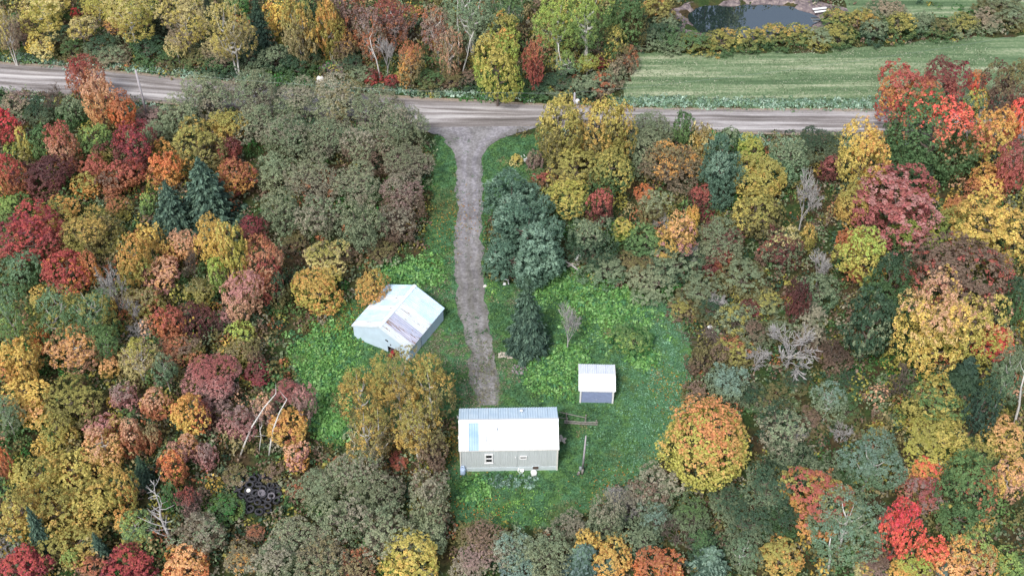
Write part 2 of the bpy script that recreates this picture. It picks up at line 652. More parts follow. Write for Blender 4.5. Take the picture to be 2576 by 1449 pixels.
def inside(px, py, poly):
    ins = np.zeros(len(px), bool)
    n = len(poly)
    for i in range(n):
        x0, y0 = poly[i]
        x1, y1 = poly[(i + 1) % n]
        c = ((y0 > py) != (y1 > py)) & (px < (x1 - x0) * (py - y0) / (y1 - y0 + 1e-12) + x0)
        ins ^= c
    return ins


def poly_sheet(name, pts, mat, z, label, step=.45):
    """a sheet of ground with an uneven outline, made of small cells"""
    A = np.array([gp(*p)[:2] for p in pts])
    r2 = np.random.default_rng(len(name))
    gx = np.arange(A[:, 0].min() - step, A[:, 0].max() + step, step)
    gy = np.arange(A[:, 1].min() - step, A[:, 1].max() + step, step)
    X, Y = np.meshgrid(gx, gy)
    X = X + r2.uniform(-.35, .35, X.shape) * step
    Y = Y + r2.uniform(-.35, .35, Y.shape) * step
    ins = inside(X.ravel(), Y.ravel(), [tuple(a) for a in A])
    nx_, ny_ = len(gx), len(gy)
    idx = np.arange(nx_ * ny_).reshape(ny_, nx_)
    F = np.stack([idx[:-1, :-1], idx[:-1, 1:], idx[1:, 1:], idx[1:, :-1]], -1).reshape(-1, 4)
    F = F[ins[F].sum(1) >= 3]
    used = np.unique(F)
    remap = np.zeros(nx_ * ny_, np.int32)
    remap[used] = np.arange(len(used))
    V = np.stack([X.ravel(), Y.ravel(), np.full(X.size, z)], 1)[used]
    return tag(obj(name, mesh_np(name, V, remap[F]), mat), label, None, kind="structure")


LAWN = [(1090, 335), (1140, 345), (1240, 345), (1360, 335), (1370, 440), (1300, 490), (1230, 560), (1220, 700), (1330, 720), (1400, 690), (1500, 712), (1640, 745), (1705, 775), (1735, 860), (1742, 950), (1722, 1020), (1690, 1090), (1650, 1180), (1560, 1235), (1490, 1290), (1390, 1330), (1140, 1330), (1120, 1180), (1150, 1060), (900, 1060), (850, 1140), (775, 1080), (760, 1000), (725, 890), (800, 820), (880, 760), (960, 690), (1060, 640), (1080, 500)]
FIELD = [(1560, 262), (1545, 250), (1590, 135), (1640, 128), (2000, 122), (2250, 110), (2576, 84), (3400, 50), (3400, 276), (2200, 278), (1600, 276)]
poly_sheet("lawn", LAWN, M['lawn'], .025, "green grass clearing around the buildings")
poly_sheet("field", FIELD, M['field'], .03, "mown hay field with pale stripes", 1.2)
poly_sheet("meadow", [(2125, 52), (2120, 10), (2080, -60), (2500, -140), (3200, -160), (3200, 60), (2560, 40), (2300, 55)], M["field"], .035, "rough pale meadow beyond the hedge", 1.2)
poly_sheet("verge_grass", [(640, 225), (800, 236), (1000, 240), (1340, 258), (1550, 262), (1560, 272), (1350, 264), (1060, 250), (800, 228)], M['lawn'], .035, "green verge along the far side of road", .5)

# ------------------------------------------------------------------ buildings
def ribbed(w, length, n, rise, th=.03):
    """one roofing or siding sheet: x across, y along; ribs stand up in z"""
    prof = []
    p = w / n
    for i in range(n):
        x = -w / 2 + i * p
        prof += [(x + p * .08, 0), (x + p * .20, rise), (x + p * .38, rise), (x + p * .50, 0)]
    prof = [(-w / 2, 0)] + prof + [(w / 2, 0)]
    m = len(prof)
    V = [(x, y, z) for y in (0, length) for x, z in prof] + [(-w / 2, 0, -th), (w / 2, 0, -th), (-w / 2, length, -th), (w / 2, length, -th)]
    Fs = [(i, i + 1, m + i + 1, m + i) for i in range(m - 1)]
    b = 2 * m
    Fs += [(b, b + 2, b + 3, b + 1), tuple([b, b + 1] + list(range(m - 1, -1, -1))), tuple([b + 3, b + 2] + list(range(m, 2 * m)))]
    me = bpy.data.meshes.new("sheet")
    me.from_pydata(V, [], Fs)
    me.update()
    return me


def roof_slope(parent, L, W, h, r, side, mats, name="roof_panel", ov=.18, w0=.92, ribs=4, lift=.04):
    """sheets side by side from the ridge down to the eave; side=-1 is the local -y slope"""
    n = max(2, round((L + 0) / w0))
    w = L / n
    sl = math.hypot(W, r)
    ang = math.atan2(r, W)
    me = ribbed(w - .012, sl, ribs, .042)
    out = []
    for i in range(n):
        x = -L / 2 + w * (i + .5)
        if side < 0:       # local y of the sheet runs from the eave up to the ridge
            R = Matrix.Rotation(ang, 4, 'X')
            loc = (x, -W, h + lift)
        else:
            R = Matrix.Rotation(math.pi, 4, 'Z') @ Matrix.Rotation(ang, 4, 'X')
            loc = (x, W, h + lift)
        o = obj(name, me, mats[i % len(mats)] if not callable(mats) else mats(i, n), parent, loc=loc, rot=R.to_euler())
        out.append(o)
    return out


def gable_wall(parent, name, x, W, h, r, mat, th=.1, notch=None):
    """upright wall under the gable at local x, optionally with a doorway cut from the foot"""
    pts = [(-W, 0)]
    if notch:
        a, b, t_ = notch
        pts += [(a, 0), (a, t_), (b, t_), (b, 0)]
    pts += [(W, 0), (W, h), (0, h + r), (-W, h)]
    m = len(pts)
    V = [(x - th / 2, y, z) for y, z in pts] + [(x + th / 2, y, z) for y, z in pts]
    Fs = [tuple(range(m))[::-1], tuple(range(m, 2 * m))] + [(i, (i + 1) % m, m + (i + 1) % m, m + i) for i in range(m)]
    me = bpy.data.meshes.new(name)
    me.from_pydata(V, [], Fs)
    me.update()
    return obj(name, me, mat, parent)


def wall_panels(parent, L, y, h, mat, name="siding_panel", w0=.92, z0=0.0, outward=-1):
    n = round(L / w0)
    w = L / n
    me = ribbed(w - .006, h - z0, 4, .018, .06)
    for i in range(n):
        R = Matrix.Rotation(math.pi / 2, 4, 'X')
        if outward > 0:
            R = Matrix.Rotation(math.pi, 4, 'Z') @ R
        obj(name, me, mat, parent, loc=(-L / 2 + w * (i + .5), y, z0), rot=R.to_euler())


# ---- the long house
HX, HY, HYAW, HL, HW, HH, HR = -.325, 76.75, .02, 9.25, 2.51, 3.26, 1.275
house = empty("house", (HX, HY, 0), HYAW, "long grey ribbed metal sided house with white gable roof and one blue roof sheet", "house")
OV = .15
L2, W2 = HL - 2 * OV, HW - OV
slope = HR / HW
roof_slope(house, HL, HW, HH, HR, -1, lambda i, n: M['house_roof_blue'] if i == 1 else (M['house_roof_worn'] if i in (2, 3) else M['house_roof']))
for o in house.children:
    if o.name.startswith("roof_panel") and o.material_slots[0].material == M['house_roof_blue']:
        o["label"] = "blue roof sheet showing through lost white paint"
roof_slope(house, HL, HW, HH, HR, 1, [M['house_back']])
MB().box((0, -.11, HH + HR + .05), (HL + .02, .26, .02), Matrix.Rotation(math.atan(slope), 3, 'X')).box((0, .11, HH + HR + .05), (HL + .02, .26, .02), Matrix.Rotation(-math.atan(slope), 3, 'X')).build("ridge_cap", M['house_roof'], house)
wall_h = HH + slope * OV - .05
wall_panels(house, L2, -W2 + .03, wall_h, M['siding'], z0=.52)
wall_panels(house, L2, W2 - .03, wall_h, M['siding'], z0=.52, outward=1)
MB().box((0, -W2 - .005, .26), (L2 - .004, .05, .52)).build("skirting", M['skirt'], house)
MB().box((0, W2 + .005, .26), (L2 - .004, .05, .52)).build("skirting", M['skirt'], house)
for sx in (-1, 1):
    gable_wall(house, "gable_wall", sx * (L2 / 2 - .01), W2 - .04, wall_h - .02, HR - .12, M['siding'])
    for sy in (-1, 1):
        MB().box((sx * (L2 / 2 + .012), sy * (W2 + .012), wall_h / 2), (.12, .12, wall_h - .01)).build("corner_trim", M['trim'], house)
MB().box((0, -HW + .03, HH - .03), (HL - .02, .05, .12)).build("fascia", M['trim'], house)
MB().box((0, HW - .03, HH - .03), (HL - .02, .05, .12)).build("fascia", M['trim'], house)
for sx in (-1, 1):
    for sy in (-1, 1):
        MB().box((sx * (HL / 2 - .03), sy * HW / 2, HH + HR / 2 - .06), (.05, math.hypot(HW, HR) - .06, .1), Matrix.Rotation(-sy * math.atan(slope), 3, 'X')).build("barge_board", M['trim'], house)


def front_x(u):      # local x on the house front for a photograph column
    return (u - 1281.5) / 26.3


# two over two window with frame, two sashes of panes
wx, wz = front_x(1232.5), 1.95
fr = MB()
for dx, dz, sx, sz in ((-.33, 0, .12, 1.26), (.33, 0, .12, 1.26), (0, .58, .54, .12), (0, -.58, .54, .12), (0, 0, .54, .14)):
    fr.box((wx + dx, -W2 - .045, wz + dz), (sx, .08, sz))
win = fr.build("window", M['white'], house)
for dz in (-.29, .29):
    for dx in (-.13, .13):
        MB().box((wx + dx, -W2 - .028, wz + dz), (.24, .02, .42)).build("pane", M['glass'], win)
MB().box((wx, -W2 - .045, wz + .29), (.02, .03, .42)).box((wx, -W2 - .045, wz - .29), (.02, .03, .42)).build("muntin", M['brown'], win)
MB().box((wx, -W2 - .07, wz - .66), (.84, .13, .05)).build("sill", M['white'], win)
wx, wz = front_x(1316.3), 2.0
fr = MB()
for dx, dz, sx, sz in ((-.3, 0, .08, .46), (.3, 0, .08, .46), (0, .18, .52, .10), (0, -.16, .52, .14)):
    fr.box((wx + dx, -W2 - .045, wz + dz), (sx, .08, sz))
win = fr.build("vent_window", M['white'], house)
MB().box((wx, -W2 - .028, wz + .02), (.52, .02, .22)).build("pane", M['glass'], win)
hx = front_x(1347)
ht = MB().box((hx, -W2 - .042, .46), (.54, .03, .46)).build("hatch", M['brown'], house)
MB().box((hx - .31, -W2 - .055, .46), (.08, .06, .56)).box((hx + .31, -W2 - .055, .46), (.08, .06, .56)).box((hx, -W2 - .055, .72), (.54, .06, .06)).build("frame", M['skirt'], ht)
MB().lathe([(.10, 0), (.10, .16), (.16, .17), (.16, .24), (.03, .30)], (HL * .135, HW * .62, HH + HR * .45)).build("roof_vent", M['white'], house, True)
MB().box((-L2 / 2 - .14, -.6, 2.9), (.2, .26, .24), None, .8).build("vent_hood", M['white'], house)
MB().box((-L2 / 2 - .2, 1.7, 3.0), (.32, .14, .12), None, .8).tube([(-L2 / 2 - .2, 1.7, 3.0), (-L2 / 2 - .35, 1.8, 3.15)], .04).build("wall_bracket", M['steel'], house)
MB().tube([(front_x(1301), -W2 - .03, .55), (front_x(1301), -W2 - .03, 2.5)], .012, 5).build("conduit", M['steel'], house)
MB().box((front_x(1297), -W2 - .05, 2.05), (.1, .05, .12)).build("meter_box", M['white'], house)

# ---- the small shed
shed = empty("shed", (8.31, 84.2, 0), -.03, "small white roofed shed with blue grey roll door on the lawn", "shed")
SL, SW, SH, SR = 3.5, 1.73, 1.85, .475
roof_slope(shed, SL, SW, SH, SR, -1, [M['shed_roof']], w0=.88)
roof_slope(shed, SL, SW, SH, SR, 1, [M['shed_roof']], w0=.88)
MB().box((0, -.07, SH + SR + .055), (SL + .06, .16, .02), Matrix.Rotation(math.atan(SR / SW), 3, 'X')).box((0, .07, SH + SR + .055), (SL + .06, .16, .02), Matrix.Rotation(-math.atan(SR / SW), 3, 'X')).build("ridge_cap", M['white'], shed)
for sx in (-1, 1):
    for sy in (-1, 1):
        MB().box((sx * (SL / 2 + .012), sy * SW / 2, SH + SR / 2 + .03), (.09, math.hypot(SW, SR) - .02, .11), Matrix.Rotation(-sy * math.atan(SR / SW), 3, 'X')).build("barge_board", M['white'], shed)
        MB().box((sx * (SL / 2 - .17), sy * (SW - .12), SH / 2), (.16, .16, SH - .02)).build("corner_post", M['white'], shed)
    gable_wall(shed, "gable_wall", sx * (SL / 2 - .2), SW - .22, SH - .04, SR - .06, M['barn_trim'])
MB().box((0, SW - .16, SH / 2), (SL - .54, .08, SH - .03)).build("back_wall", M['barn_trim'], shed)
MB().box((0, -SW + .02, SH - .02), (SL - .06, .04, .1)).build("fascia", M['white'], shed)
dr = MB().box((0, -SW + .16, SH / 2 - .05), (SL - .52, .03, SH - .14)).build("roll_door", M['door_blue'], shed)
for k in range(5):
    MB().box((0, -SW + .13, .17 + k * .34), (SL - .54, .03, .31)).build("door_slat", M['door_blue'], dr)
MB().box((.0, -SW + .09, .5), (.16, .05, .05)).build("handle", M['steel'], dr)

# ---- the turned barn
BX, BY, BYAW, BL, BW, BH, BR = -11.64, 92.46, 1.06, 6.75, 3.51, 1.78, 1.625
barn = empty("barn", (BX, BY, 0), BYAW, "pale blue white barn standing askew with rust streaked metal gable roof", "barn")


def barn_sheet(i, n):
    return (M['barn_roof_worn'], M['barn_roof_rusty'], M['barn_roof_bare'], M['barn_roof_worn'])[i] if i < 4 else (M['barn_roof_worn'] if i == n - 4 else M['barn_roof'])


def sheets_label(ps):
    for o in ps:
        m_ = o.material_slots[0].material
        if m_ == M['barn_roof_rusty']:
            o["label"] = "bare roof sheet streaked with brown rust"


ps = roof_slope(barn, BL, BW, BH, BR, -1, barn_sheet, w0=.84)
sheets_label(ps)
roof_slope(barn, BL, BW, BH, BR, 1, lambda i, n: M['barn_roof_worn'] if i in (0, 3, 5) else M['barn_roof'], w0=.84)
bs = BR / BW
MB().box((0, -.1, BH + BR + .06), (BL + .04, .24, .02), Matrix.Rotation(math.atan(bs), 3, 'X')).box((0, .1, BH + BR + .06), (BL + .04, .24, .02), Matrix.Rotation(-math.atan(bs), 3, 'X')).build("ridge_cap", M['barn_trim'], barn)
bl, bw = BL - .3, BW - .15
bh = BH + bs * .15 - .06
gable_wall(barn, "gable_wall", -bl / 2, bw, bh, BR - .1, M['barn_wall'], .1, (-2.15, -.75, .95))
gable_wall(barn, "gable_wall", bl / 2, bw, bh, BR - .1, M['barn_wall'], .1)
MB().box((0, bw - .05, bh / 2), (bl - .12, .1, bh)).build("side_wall", M['barn_wall'], barn)
x0, x1, x2 = -bl / 2 + .06, -bl / 2 + 1.35, -bl / 2 + 2.15
MB().box(((x0 + x1) / 2, -bw + .05, bh / 2), (x1 - x0, .1, bh)).box(((x2 + .1 + bl / 2 - .06) / 2, -bw + .05, bh / 2), (bl / 2 - .06 - x2 - .1, .1, bh)).build("side_wall", M['barn_wall'], barn)
dr = MB().box(((x1 + x2) / 2 + .02, -bw + .02, bh / 2 - .02), (x2 - x1 - .08, .05, bh - .06)).build("side_door", M['barn_trim'], barn)
MB().box((x2 - .06, -bw - .02, .95), (.05, .05, .14)).build("handle", M['steel'], dr)
MB().box(((x1 + x2) / 2 + .05, -bw + .13, bh / 2), (x2 - x1 + .12, .04, bh - .02)).build("door_gap_shade", M['dark'], barn)  # dark sheet behind the door; the shade of its gaps is in the colour
MB().box((-bl / 2 - .055, -.72, 1.72), (.02, .34, .2), Matrix.Rotation(.3, 3, 'X')).build("vent_hole_shade", M['dark'], barn)  # dark plate on the wall, coloured like the shade inside a hole
MB().lathe([(.09, 0), (.09, .02)], (0, 0, 0), 8).build("knot_hole_shade", M['dark'], barn, loc=(-bl / 2 - .052, -1.15, 1.32), rot=(0, -math.pi / 2, 0))  # flat dark disc; its colour replaces the shade of a real hole
for sy in (-1, 1):
    MB().box((0, sy * (BW - .03), BH - .03), (BL - .02, .05, .12)).build("fascia", M['barn_trim'], barn)
    for sx in (-1, 1):
        MB().box((sx * (BL / 2 - .03), sy * BW / 2, BH + BR / 2 - .06), (.05, math.hypot(BW, BR) - .06, .12), Matrix.Rotation(-sy * math.atan(bs), 3, 'X')).build("barge_board", M['barn_trim'], barn)
MB().box((0, 0, .06), (bl - .2, 2 * bw - .25, .05)).build("dark_floor", M['brown'], barn)
# a red machine half hidden in the low opening of the gable
Rb = Matrix.Rotation(BYAW, 3, 'Z')
mp_ = Vector((BX, BY, 0)) + Rb @ Vector((-bl / 2 - .05, -1.5, 0))
mach = empty("garden_tractor", mp_, BYAW + math.pi, "faded red garden machine poking out of the low barn opening", "tractor")
MB().box((.35, 0, .48), (.75, .46, .34), None, .85).build("hood", M['red'], mach)
MB().box((-.25, 0, .38), (.6, .6, .1)).build("deck", M['red'], mach)
MB().box((-.3, 0, .6), (.36, .42, .1)).box((-.48, 0, .78), (.08, .42, .3)).build("seat", M['rubber'], mach)
for sx, sy, r_ in ((-.4, .38, .27), (-.4, -.38, .27), (.55, .32, .2), (.55, -.32, .2)):
    w_ = MB().lathe([(r_ * .5, -.07), (r_ * .95, -.08), (r_, 0), (r_ * .95, .08), (r_ * .5, .07)], n=12, closed=True).build("wheel", M['rubber'], mach, loc=(sx, sy, r_ + .09), rot=(math.pi / 2, 0, 0))
    MB().lathe([(r_ * .5, -.03), (r_ * .5, .03)], n=10).build("rim", M['trim'], w_)
MB().tube([(.1, 0, .65), (-.02, 0, .88)], .02).lathe([(.14, 0), (.16, .015), (.14, .03)], (-.02, 0, .88), 10, True).build("steering_wheel", M['rubber'], mach)

# ---- poles and wires
def tapered_pole(name, base, h, r0, r1, lean, label, cat, mats, collar=.16):
    e = empty(name, base, 0, label, cat)
    tip = Vector((lean[0], lean[1], h))
    k = collar
    MB().tube([(0, 0, -.1), tip * k], [r0, r0 * (1 - k) + r1 * k], 8).build("butt", mats[1], e, True)
    MB().tube([tip * (k + .002), tip * .5, tip], [r0 * (1 - k) + r1 * k, (r0 + r1) / 2, r1], 8).build("shaft", mats[0], e, True)
    return e, Vector(base) + tip


P1b = gp(375, 314)
pole1, tip1 = tapered_pole("utility_pole", P1b, 8.1, .17, .12, (0, 0), "bare grey utility pole with dark foot beside the gravel road", "pole", (M['pole'], M['pole_dark']))
P2b = gp(1440, 372)
pole2, tip2 = tapered_pole("utility_pole", P2b, 8.0, .16, .11, (0, 0), "utility pole with white transformer rising behind yellow roadside trees", "pole", (M['pole'], M['pole_dark']))
tf = MB().lathe([(.05, -.42), (.24, -.38), (.26, .1), (.22, .22), (.06, .28)], (.36, -.05, 0), 12).build("transformer", M['white'], pole2, True, loc=(0, 0, 6.9))
MB().box((.14, -.04, 0), (.2, .06, .08)).build("bracket", M['steel'], tf)
MB().lathe([(.03, 0), (.05, .03), (.03, .08), (.05, .11), (.02, .17)], (0, 0, 8.0), 8).build("insulator", M['white'], pole2, True)


def sag(a, b, d, n=16):
    return [a + (b - a) * (i / n) - Vector((0, 0, d * 4 * (i / n) * (1 - i / n))) for i in range(n + 1)]


far1 = tip1 + (tip1 - tip2)
far2 = tip2 + Vector((52, 9, 1.5))
for a, b, d, lb in ((tip1, tip2, .9, "thin utility wire hanging between the two roadside poles"), (tip2 + Vector((0, 0, .1)), far2, .7, "thin utility wire running from the transformer pole over the hay field")):
    tag(MB().tube(sag(a, b, d), .011, 4, False).build("utility_wire", M['wire']), lb, "wire")
post, ptip = tapered_pole("service_post", gp(1464.5, 1193), 5.8, .12, .06, (.12, 0), "grey weathered post standing on the lawn right of the house", "post", (M['pole'], M['wood']))
MB().tube([(.08, -.03, 4.5), (.35, -.1, 4.65)], .02, 5).build("spike", M['steel'], post)
MB().box((-.2, -.02, .95), (.2, .18, .34)).box((-.1, 0, .95), (.1, .06, .06)).build("meter_box", M['steel'], post)
MB().box((-.36, -.05, .24), (.18, .16, .42), Matrix.Rotation(.25, 3, 'Y')).build("foot_block", M['stone'], post)

# ---- loose things about the house
gb = empty("gas_bottle", gp(1164.5, 1191), 0, "pale blue gas bottle at the front left corner of the house", "gas bottle")
MB().lathe([(.20, 0), (.25, .03), (.26, .1), (.26, .72), (.22, .84), (.12, .9)], n=18).build("body", M['bottle'], gb, True)
MB().lathe([(.14, .88), (.17, .9), (.17, 1.04), (.14, 1.05), (.13, .92)], n=14, closed=True).build("collar", M['bottle'], gb, True)
MB().lathe([(.03, .9), (.03, 1.0), (.05, 1.0), (.05, 1.04)], n=8).build("valve", M['steel'], gb)


def soft_box(name, d, seed, mat, **k):
    import bmesh
    bm = bmesh.new()
    bmesh.ops.create_cube(bm, size=1)
    bmesh.ops.bevel(bm, geom=bm.edges[:], offset=.16, segments=2, affect='EDGES', profile=.6)
    rr = random.Random(seed)
    for v in bm.verts:
        v.co = Vector((v.co.x * d[0] * rr.uniform(.95, 1.05), v.co.y * d[1] * rr.uniform(.95, 1.05), v.co.z * d[2]))
    me = bpy.data.meshes.new(name)
    bm.to_mesh(me)
    bm.free()
    return obj(name, me, mat, **k)


p = gp(1342, 1193)
tub = soft_box("plastic_tub", (.46, .52, .3), 3, M['white'], loc=(p[0], p[1], .17), rot=(.15, .1, .2))
tag(tub, "white plastic tub tipped over in front of the house hatch", "tub")
MB().lathe([(.26, .0), (.3, .02), (.3, .05), (.26, .05)], n=14, closed=True).build("rim", M['white'], tub, loc=(0, 0, .15))
p = gp(1309, 1184)
bas = tag(MB().lathe([(.02, .0), (.16, .02), (.3, .18), (.32, .2), (.29, .2), (.15, .06), (.02, .04)], n=16).build("wash_basin", M['white'], None, True, loc=(p[0], p[1], .14), rot=(.7, .3, 0)), "white basin leaning on the skirting under the vent window", "basin")
for k, (u, v, rz, ln, tilt) in enumerate(((1410, 1100, 1.5, 1.5, .5), (1415, 1103, 1.8, 1.7, .42), (1419, 1107, 1.25, 1.3, .6))):
    p = gp(u, v + 8)
    tag(MB().box((0, 0, 0), (ln, .2, .03)).box((ln * .3, .02, .03), (.08, .24, .03)).build("scrap_board", M['pale_wood'], loc=(p[0], p[1], .35 + .1 * k), rot=(.2 * k - .2, tilt, rz)), ("bleached board leaning closest to the right end of the house", "bleached board in the middle of the heap by the house end", "outermost bleached board of the heap by the house end")[k], "board", "loose boards beside the house")
# the broken pole fence behind
a, b = gp(1424, 1066), gp(1501, 1070)
fen = empty("rail_fence", a, math.atan2(b[1] - a[1], b[0] - a[0]), "broken grey pole fence reaching out from the house end", "fence")
fl = math.hypot(b[0] - a[0], b[1] - a[1])
for x_, h_ in ((.05, .9), (fl * .62, 1.5), (fl - .1, .8)):
    MB().tube([(x_, .0, 0), (x_ + .04, .02, h_)], [.07, .055], 6).build("post", M['wood'], fen)
for z_, y_, dz in ((.62, -.1, .05), (.36, -.16, -.04), (.15, .12, .02)):
    MB().tube([(-.2, y_, z_), (fl * .5, y_ - .03, z_ - .05), (fl + .1, y_, z_ + dz)], [.05, .045, .04], 6).build("rail", M['wood'], fen)
MB().tube([(-.75, .75, .85), (0, .62, .8), (fl * .62, .08, 1.0)], .04, 6).build("rail", M['wood'], fen)
MB().tube([(-.78, .45, .35), (-.05, .4, .33)], .035, 6).build("rail", M['wood'], fen)
MB().tube([(.0, .62, 0), (.0, .6, .95)], .05, 6).build("post", M['wood'], fen)
# flat sheet and stone ring by the driveway
p = gp(1272, 895)
sh = empty("board_sheet", (p[0], p[1], 0), -.04, "bleached flat board sheet lying on grass beside the driveway", "board sheet")
for k in range(5):
    MB().box((-.6 + k * .3, random.uniform(-.04, .04), .10 + .008 * (k % 2)), (.285, .78 + random.uniform(-.08, .08), .035)).build("board", M['pale_wood'], sh)
MB().box((0, -.25, .045), (1.4, .07, .07)).box((0, .25, .045), (1.4, .07, .07)).build("batten", M['wood'], sh)
p = gp(1306, 930)
heap = empty("stone_heap", (p[0], p[1], 0), 0, "low heap of grey stones at the foot of the lawn spruce", "stone heap")
for k in range(16):
    a = k * 2.4
    rr = .18 + .62 * math.sqrt(k / 16)
    obj("stone", blob_mesh("stone", 40 + k % 5, (.2, .17, .12), .25, 1) if k < 5 else bpy.data.meshes["stone" if k % 5 == 0 else "stone.%03d" % (k % 5)], M['stone'], heap, loc=(rr * math.cos(a), rr * math.sin(a) * .8, .08 + .2 * max(0, .5 - rr)), rot=(k, k * .7, k * 1.3), scale=[.7 + .6 * random.random()] * 3)


def lump(name, u, v, r, seed, mat, label, cat, z=0, group=None, rot=(0, 0, 0)):
    p = gp(u, v)
    return tag(obj(name, blob_mesh(name, seed, r, .35, 2), mat, loc=(p[0], p[1], z + r[2] * .7), rot=rot), label, cat, group)


lump("rubbish_bag", 1229, 655, (.3, .25, .2), 1, M['white'], "white rubbish bag nearest the driveway under the big pine", "bag", .1, "rubbish under the big pine")
lump("rubbish_bag", 1246, 645, (.24, .3, .22), 2, M['chalk'], "off white rubbish bag tucked into the pine branches", "bag", .5, "rubbish under the big pine")
lump("rubbish_bag", 1234, 668, (.18, .14, .14), 3, M['chalk'], "smallest off white bag below the other two by the driveway", "bag", .05, "rubbish under the big pine")
lump("rubbish_bag", 1269, 717, (.2, .18, .16), 4, M['white'], "small white bag beside the bent white pipe", "bag", .05, "rubbish under the big pine")
p = gp(1276, 714)
tag(MB().tube([(-.3, .35, .3), (.1, .15, .42), (.16, -.35, .25)], .06, 7).build("bent_pipe", M['white'], loc=(p[0], p[1], 0)), "bent white pipe lying at the tip of the lawn spruce", "pipe")
lump("stone", 1220, 722, (.22, .2, .14), 9, M['chalk'], "pale stone at the right edge of the driveway below the pine", "stone")
# white chair frame lying on the verge
p = gp(1318, 402)
ch = empty("garden_chair", (p[0], p[1], .05), .5, "white broken chair lying on the grass by the driveway mouth", "chair")
MB().box((0, 0, .42), (.46, .44, .04)).build("seat", M['white'], ch, rot=(1.2, .2, 0))
bk = MB()
for k in range(4):
    bk.box((-.17 + k * .115, 0, .24), (.05, .03, .44))
bk.box((0, 0, .48), (.46, .04, .07)).build("backrest", M['white'], ch, loc=(0, -.45, .18), rot=(.5, .2, 0))
for k, (x_, y_) in enumerate(((-.2, .1), (.2, .1), (-.2, .5), (.2, .5))):
    MB().tube([(0, 0, 0), (.03, .32, .02 + .1 * (k % 2))], .03, 6).build("leg", M['white'], ch, loc=(x_, y_ - .45, .12 + .16 * (k // 2)), rot=(.3, 0, (k - 1.5) * .3))
# fallen trunk and bent sheet at the thicket edge
a, b = gp(1419, 668), gp(1461, 690)
tag(MB().tube([Vector(a) + Vector((0, 0, .75)), Vector((a + b) / 2) + Vector((0, 0, .62)), Vector(b) + Vector((0, 0, .3))], [.06, .12, .09], 7).tube([Vector((a * .4 + b * .6)) + Vector((0, 0, .5)), Vector((a * .3 + b * .7)) + Vector((.3, .5, .9))], .035, 5).build("fallen_trunk", M['grey_bark']), "pale fallen trunk sticking out of the bushes above the lawn", "log")
p = gp(1459, 666)
sm = ribbed(.62, 1.3, 4, .05)
for v in sm.vertices:
    v.co.z += .35 * (v.co.y - .65) ** 2
tag(obj("bent_sheet", sm, M['white'], loc=(p[0] - .5, p[1] - .4, .9), rot=(.35, -.1, -.85)), "bent white metal sheet dumped in bushes above the lawn", "metal sheet")
p = gp(1441, 676)
tag(MB().box((-.3, 0, .55), (.8, .25, .05), Matrix.Rotation(.7, 3, 'Z')).box((.35, .1, .6), (.6, .25, .05), Matrix.Rotation(-.5, 3, 'Z')).build("broken_crate", M['pale_wood'], loc=(p[0], p[1], 0)), "broken pale wooden crate on the fallen trunk", "crate")
lump("rubbish_bag", 1785, 832, (.32, .22, .34), 12, M['white'], "upright white bag on the brown brush pile in the thicket", "bag", .25, "rubbish on the brush pile")
lump("rubbish_bag", 1800, 835, (.24, .42, .2), 13, M['white'], "long white bag on the right of the brush pile", "bag", .25, "rubbish on the brush pile", (0, 0, .6))
lump("rubbish_bag", 1783, 855, (.34, .14, .1), 14, M['chalk'], "flat pale bag low on the front of the brush pile", "bag", .2, "rubbish on the brush pile")
lump("boulder", 806, 213, (.62, .5, .75), 21, M['chalk'], "white boulder beyond the road behind the grey willows", "boulder")
p = gp(846, 172)
tag(obj("dirt_mound", blob_mesh("dirt_mound", 23, (2.3, 1.6, .5), .2, 3), M['bank'], loc=(p[0], p[1], 0)), "pale bare dirt patch among trees beyond the road", None, kind="structure")
for k, (u, v) in enumerate(((2061, 28), (2066, 35))):
    p = gp(u, v)
    tag(MB().box((0, 0, .25), (1.9, .34, .08)).build("plank", M['white'], loc=(p[0], p[1], .1), rot=(0, -.05, .12)), ("white plank by the pond, upper of the pair", "white plank by the pond, lower of the pair")[k], "plank", "white planks by the pond")
lump("stone", 2043, 84, (.5, .4, .3), 31, M['chalk'], "pale stone at the near right end of the pond", "stone")
# stick pile in the thicket
p0 = gp(1790, 850)
mb = MB()
for k in range(170):
    a = random.uniform(0, 6.28)
    r_ = abs(random.gauss(0, 1.3))
    c = Vector((p0[0] + r_ * math.cos(a) * 1.3, p0[1] + r_ * math.sin(a), max(.05, .75 - r_ * .28) * random.uniform(.3, 1.2)))
    d = Vector((random.gauss(0, 1), random.gauss(0, 1), random.gauss(0, .3))).normalized() * random.uniform(.4, 1.2)
    mb.tube([c - d, c + d], [.035, .015], 4, False)
tag(mb.build("brush_pile", M['bark']), "brown pile of cut brush at the thicket edge", "brush pile")
# ---- the tyre heap
def tyre_mesh(r):
    mb = MB().lathe([(r * .56, -.07), (r * .78, -.105), (r * .97, -.08), (r, 0), (r * .97, .08), (r * .78, .105), (r * .56, .07), (r * .60, 0)], n=16, closed=True)
    me = bpy.data.meshes.new("tyre")
    me.from_pydata(mb.v, [], mb.f)
    me.polygons.foreach_set("use_smooth", np.ones(len(me.polygons), bool))
    me.update()
    me.materials.append(M['rubber'])
    return me


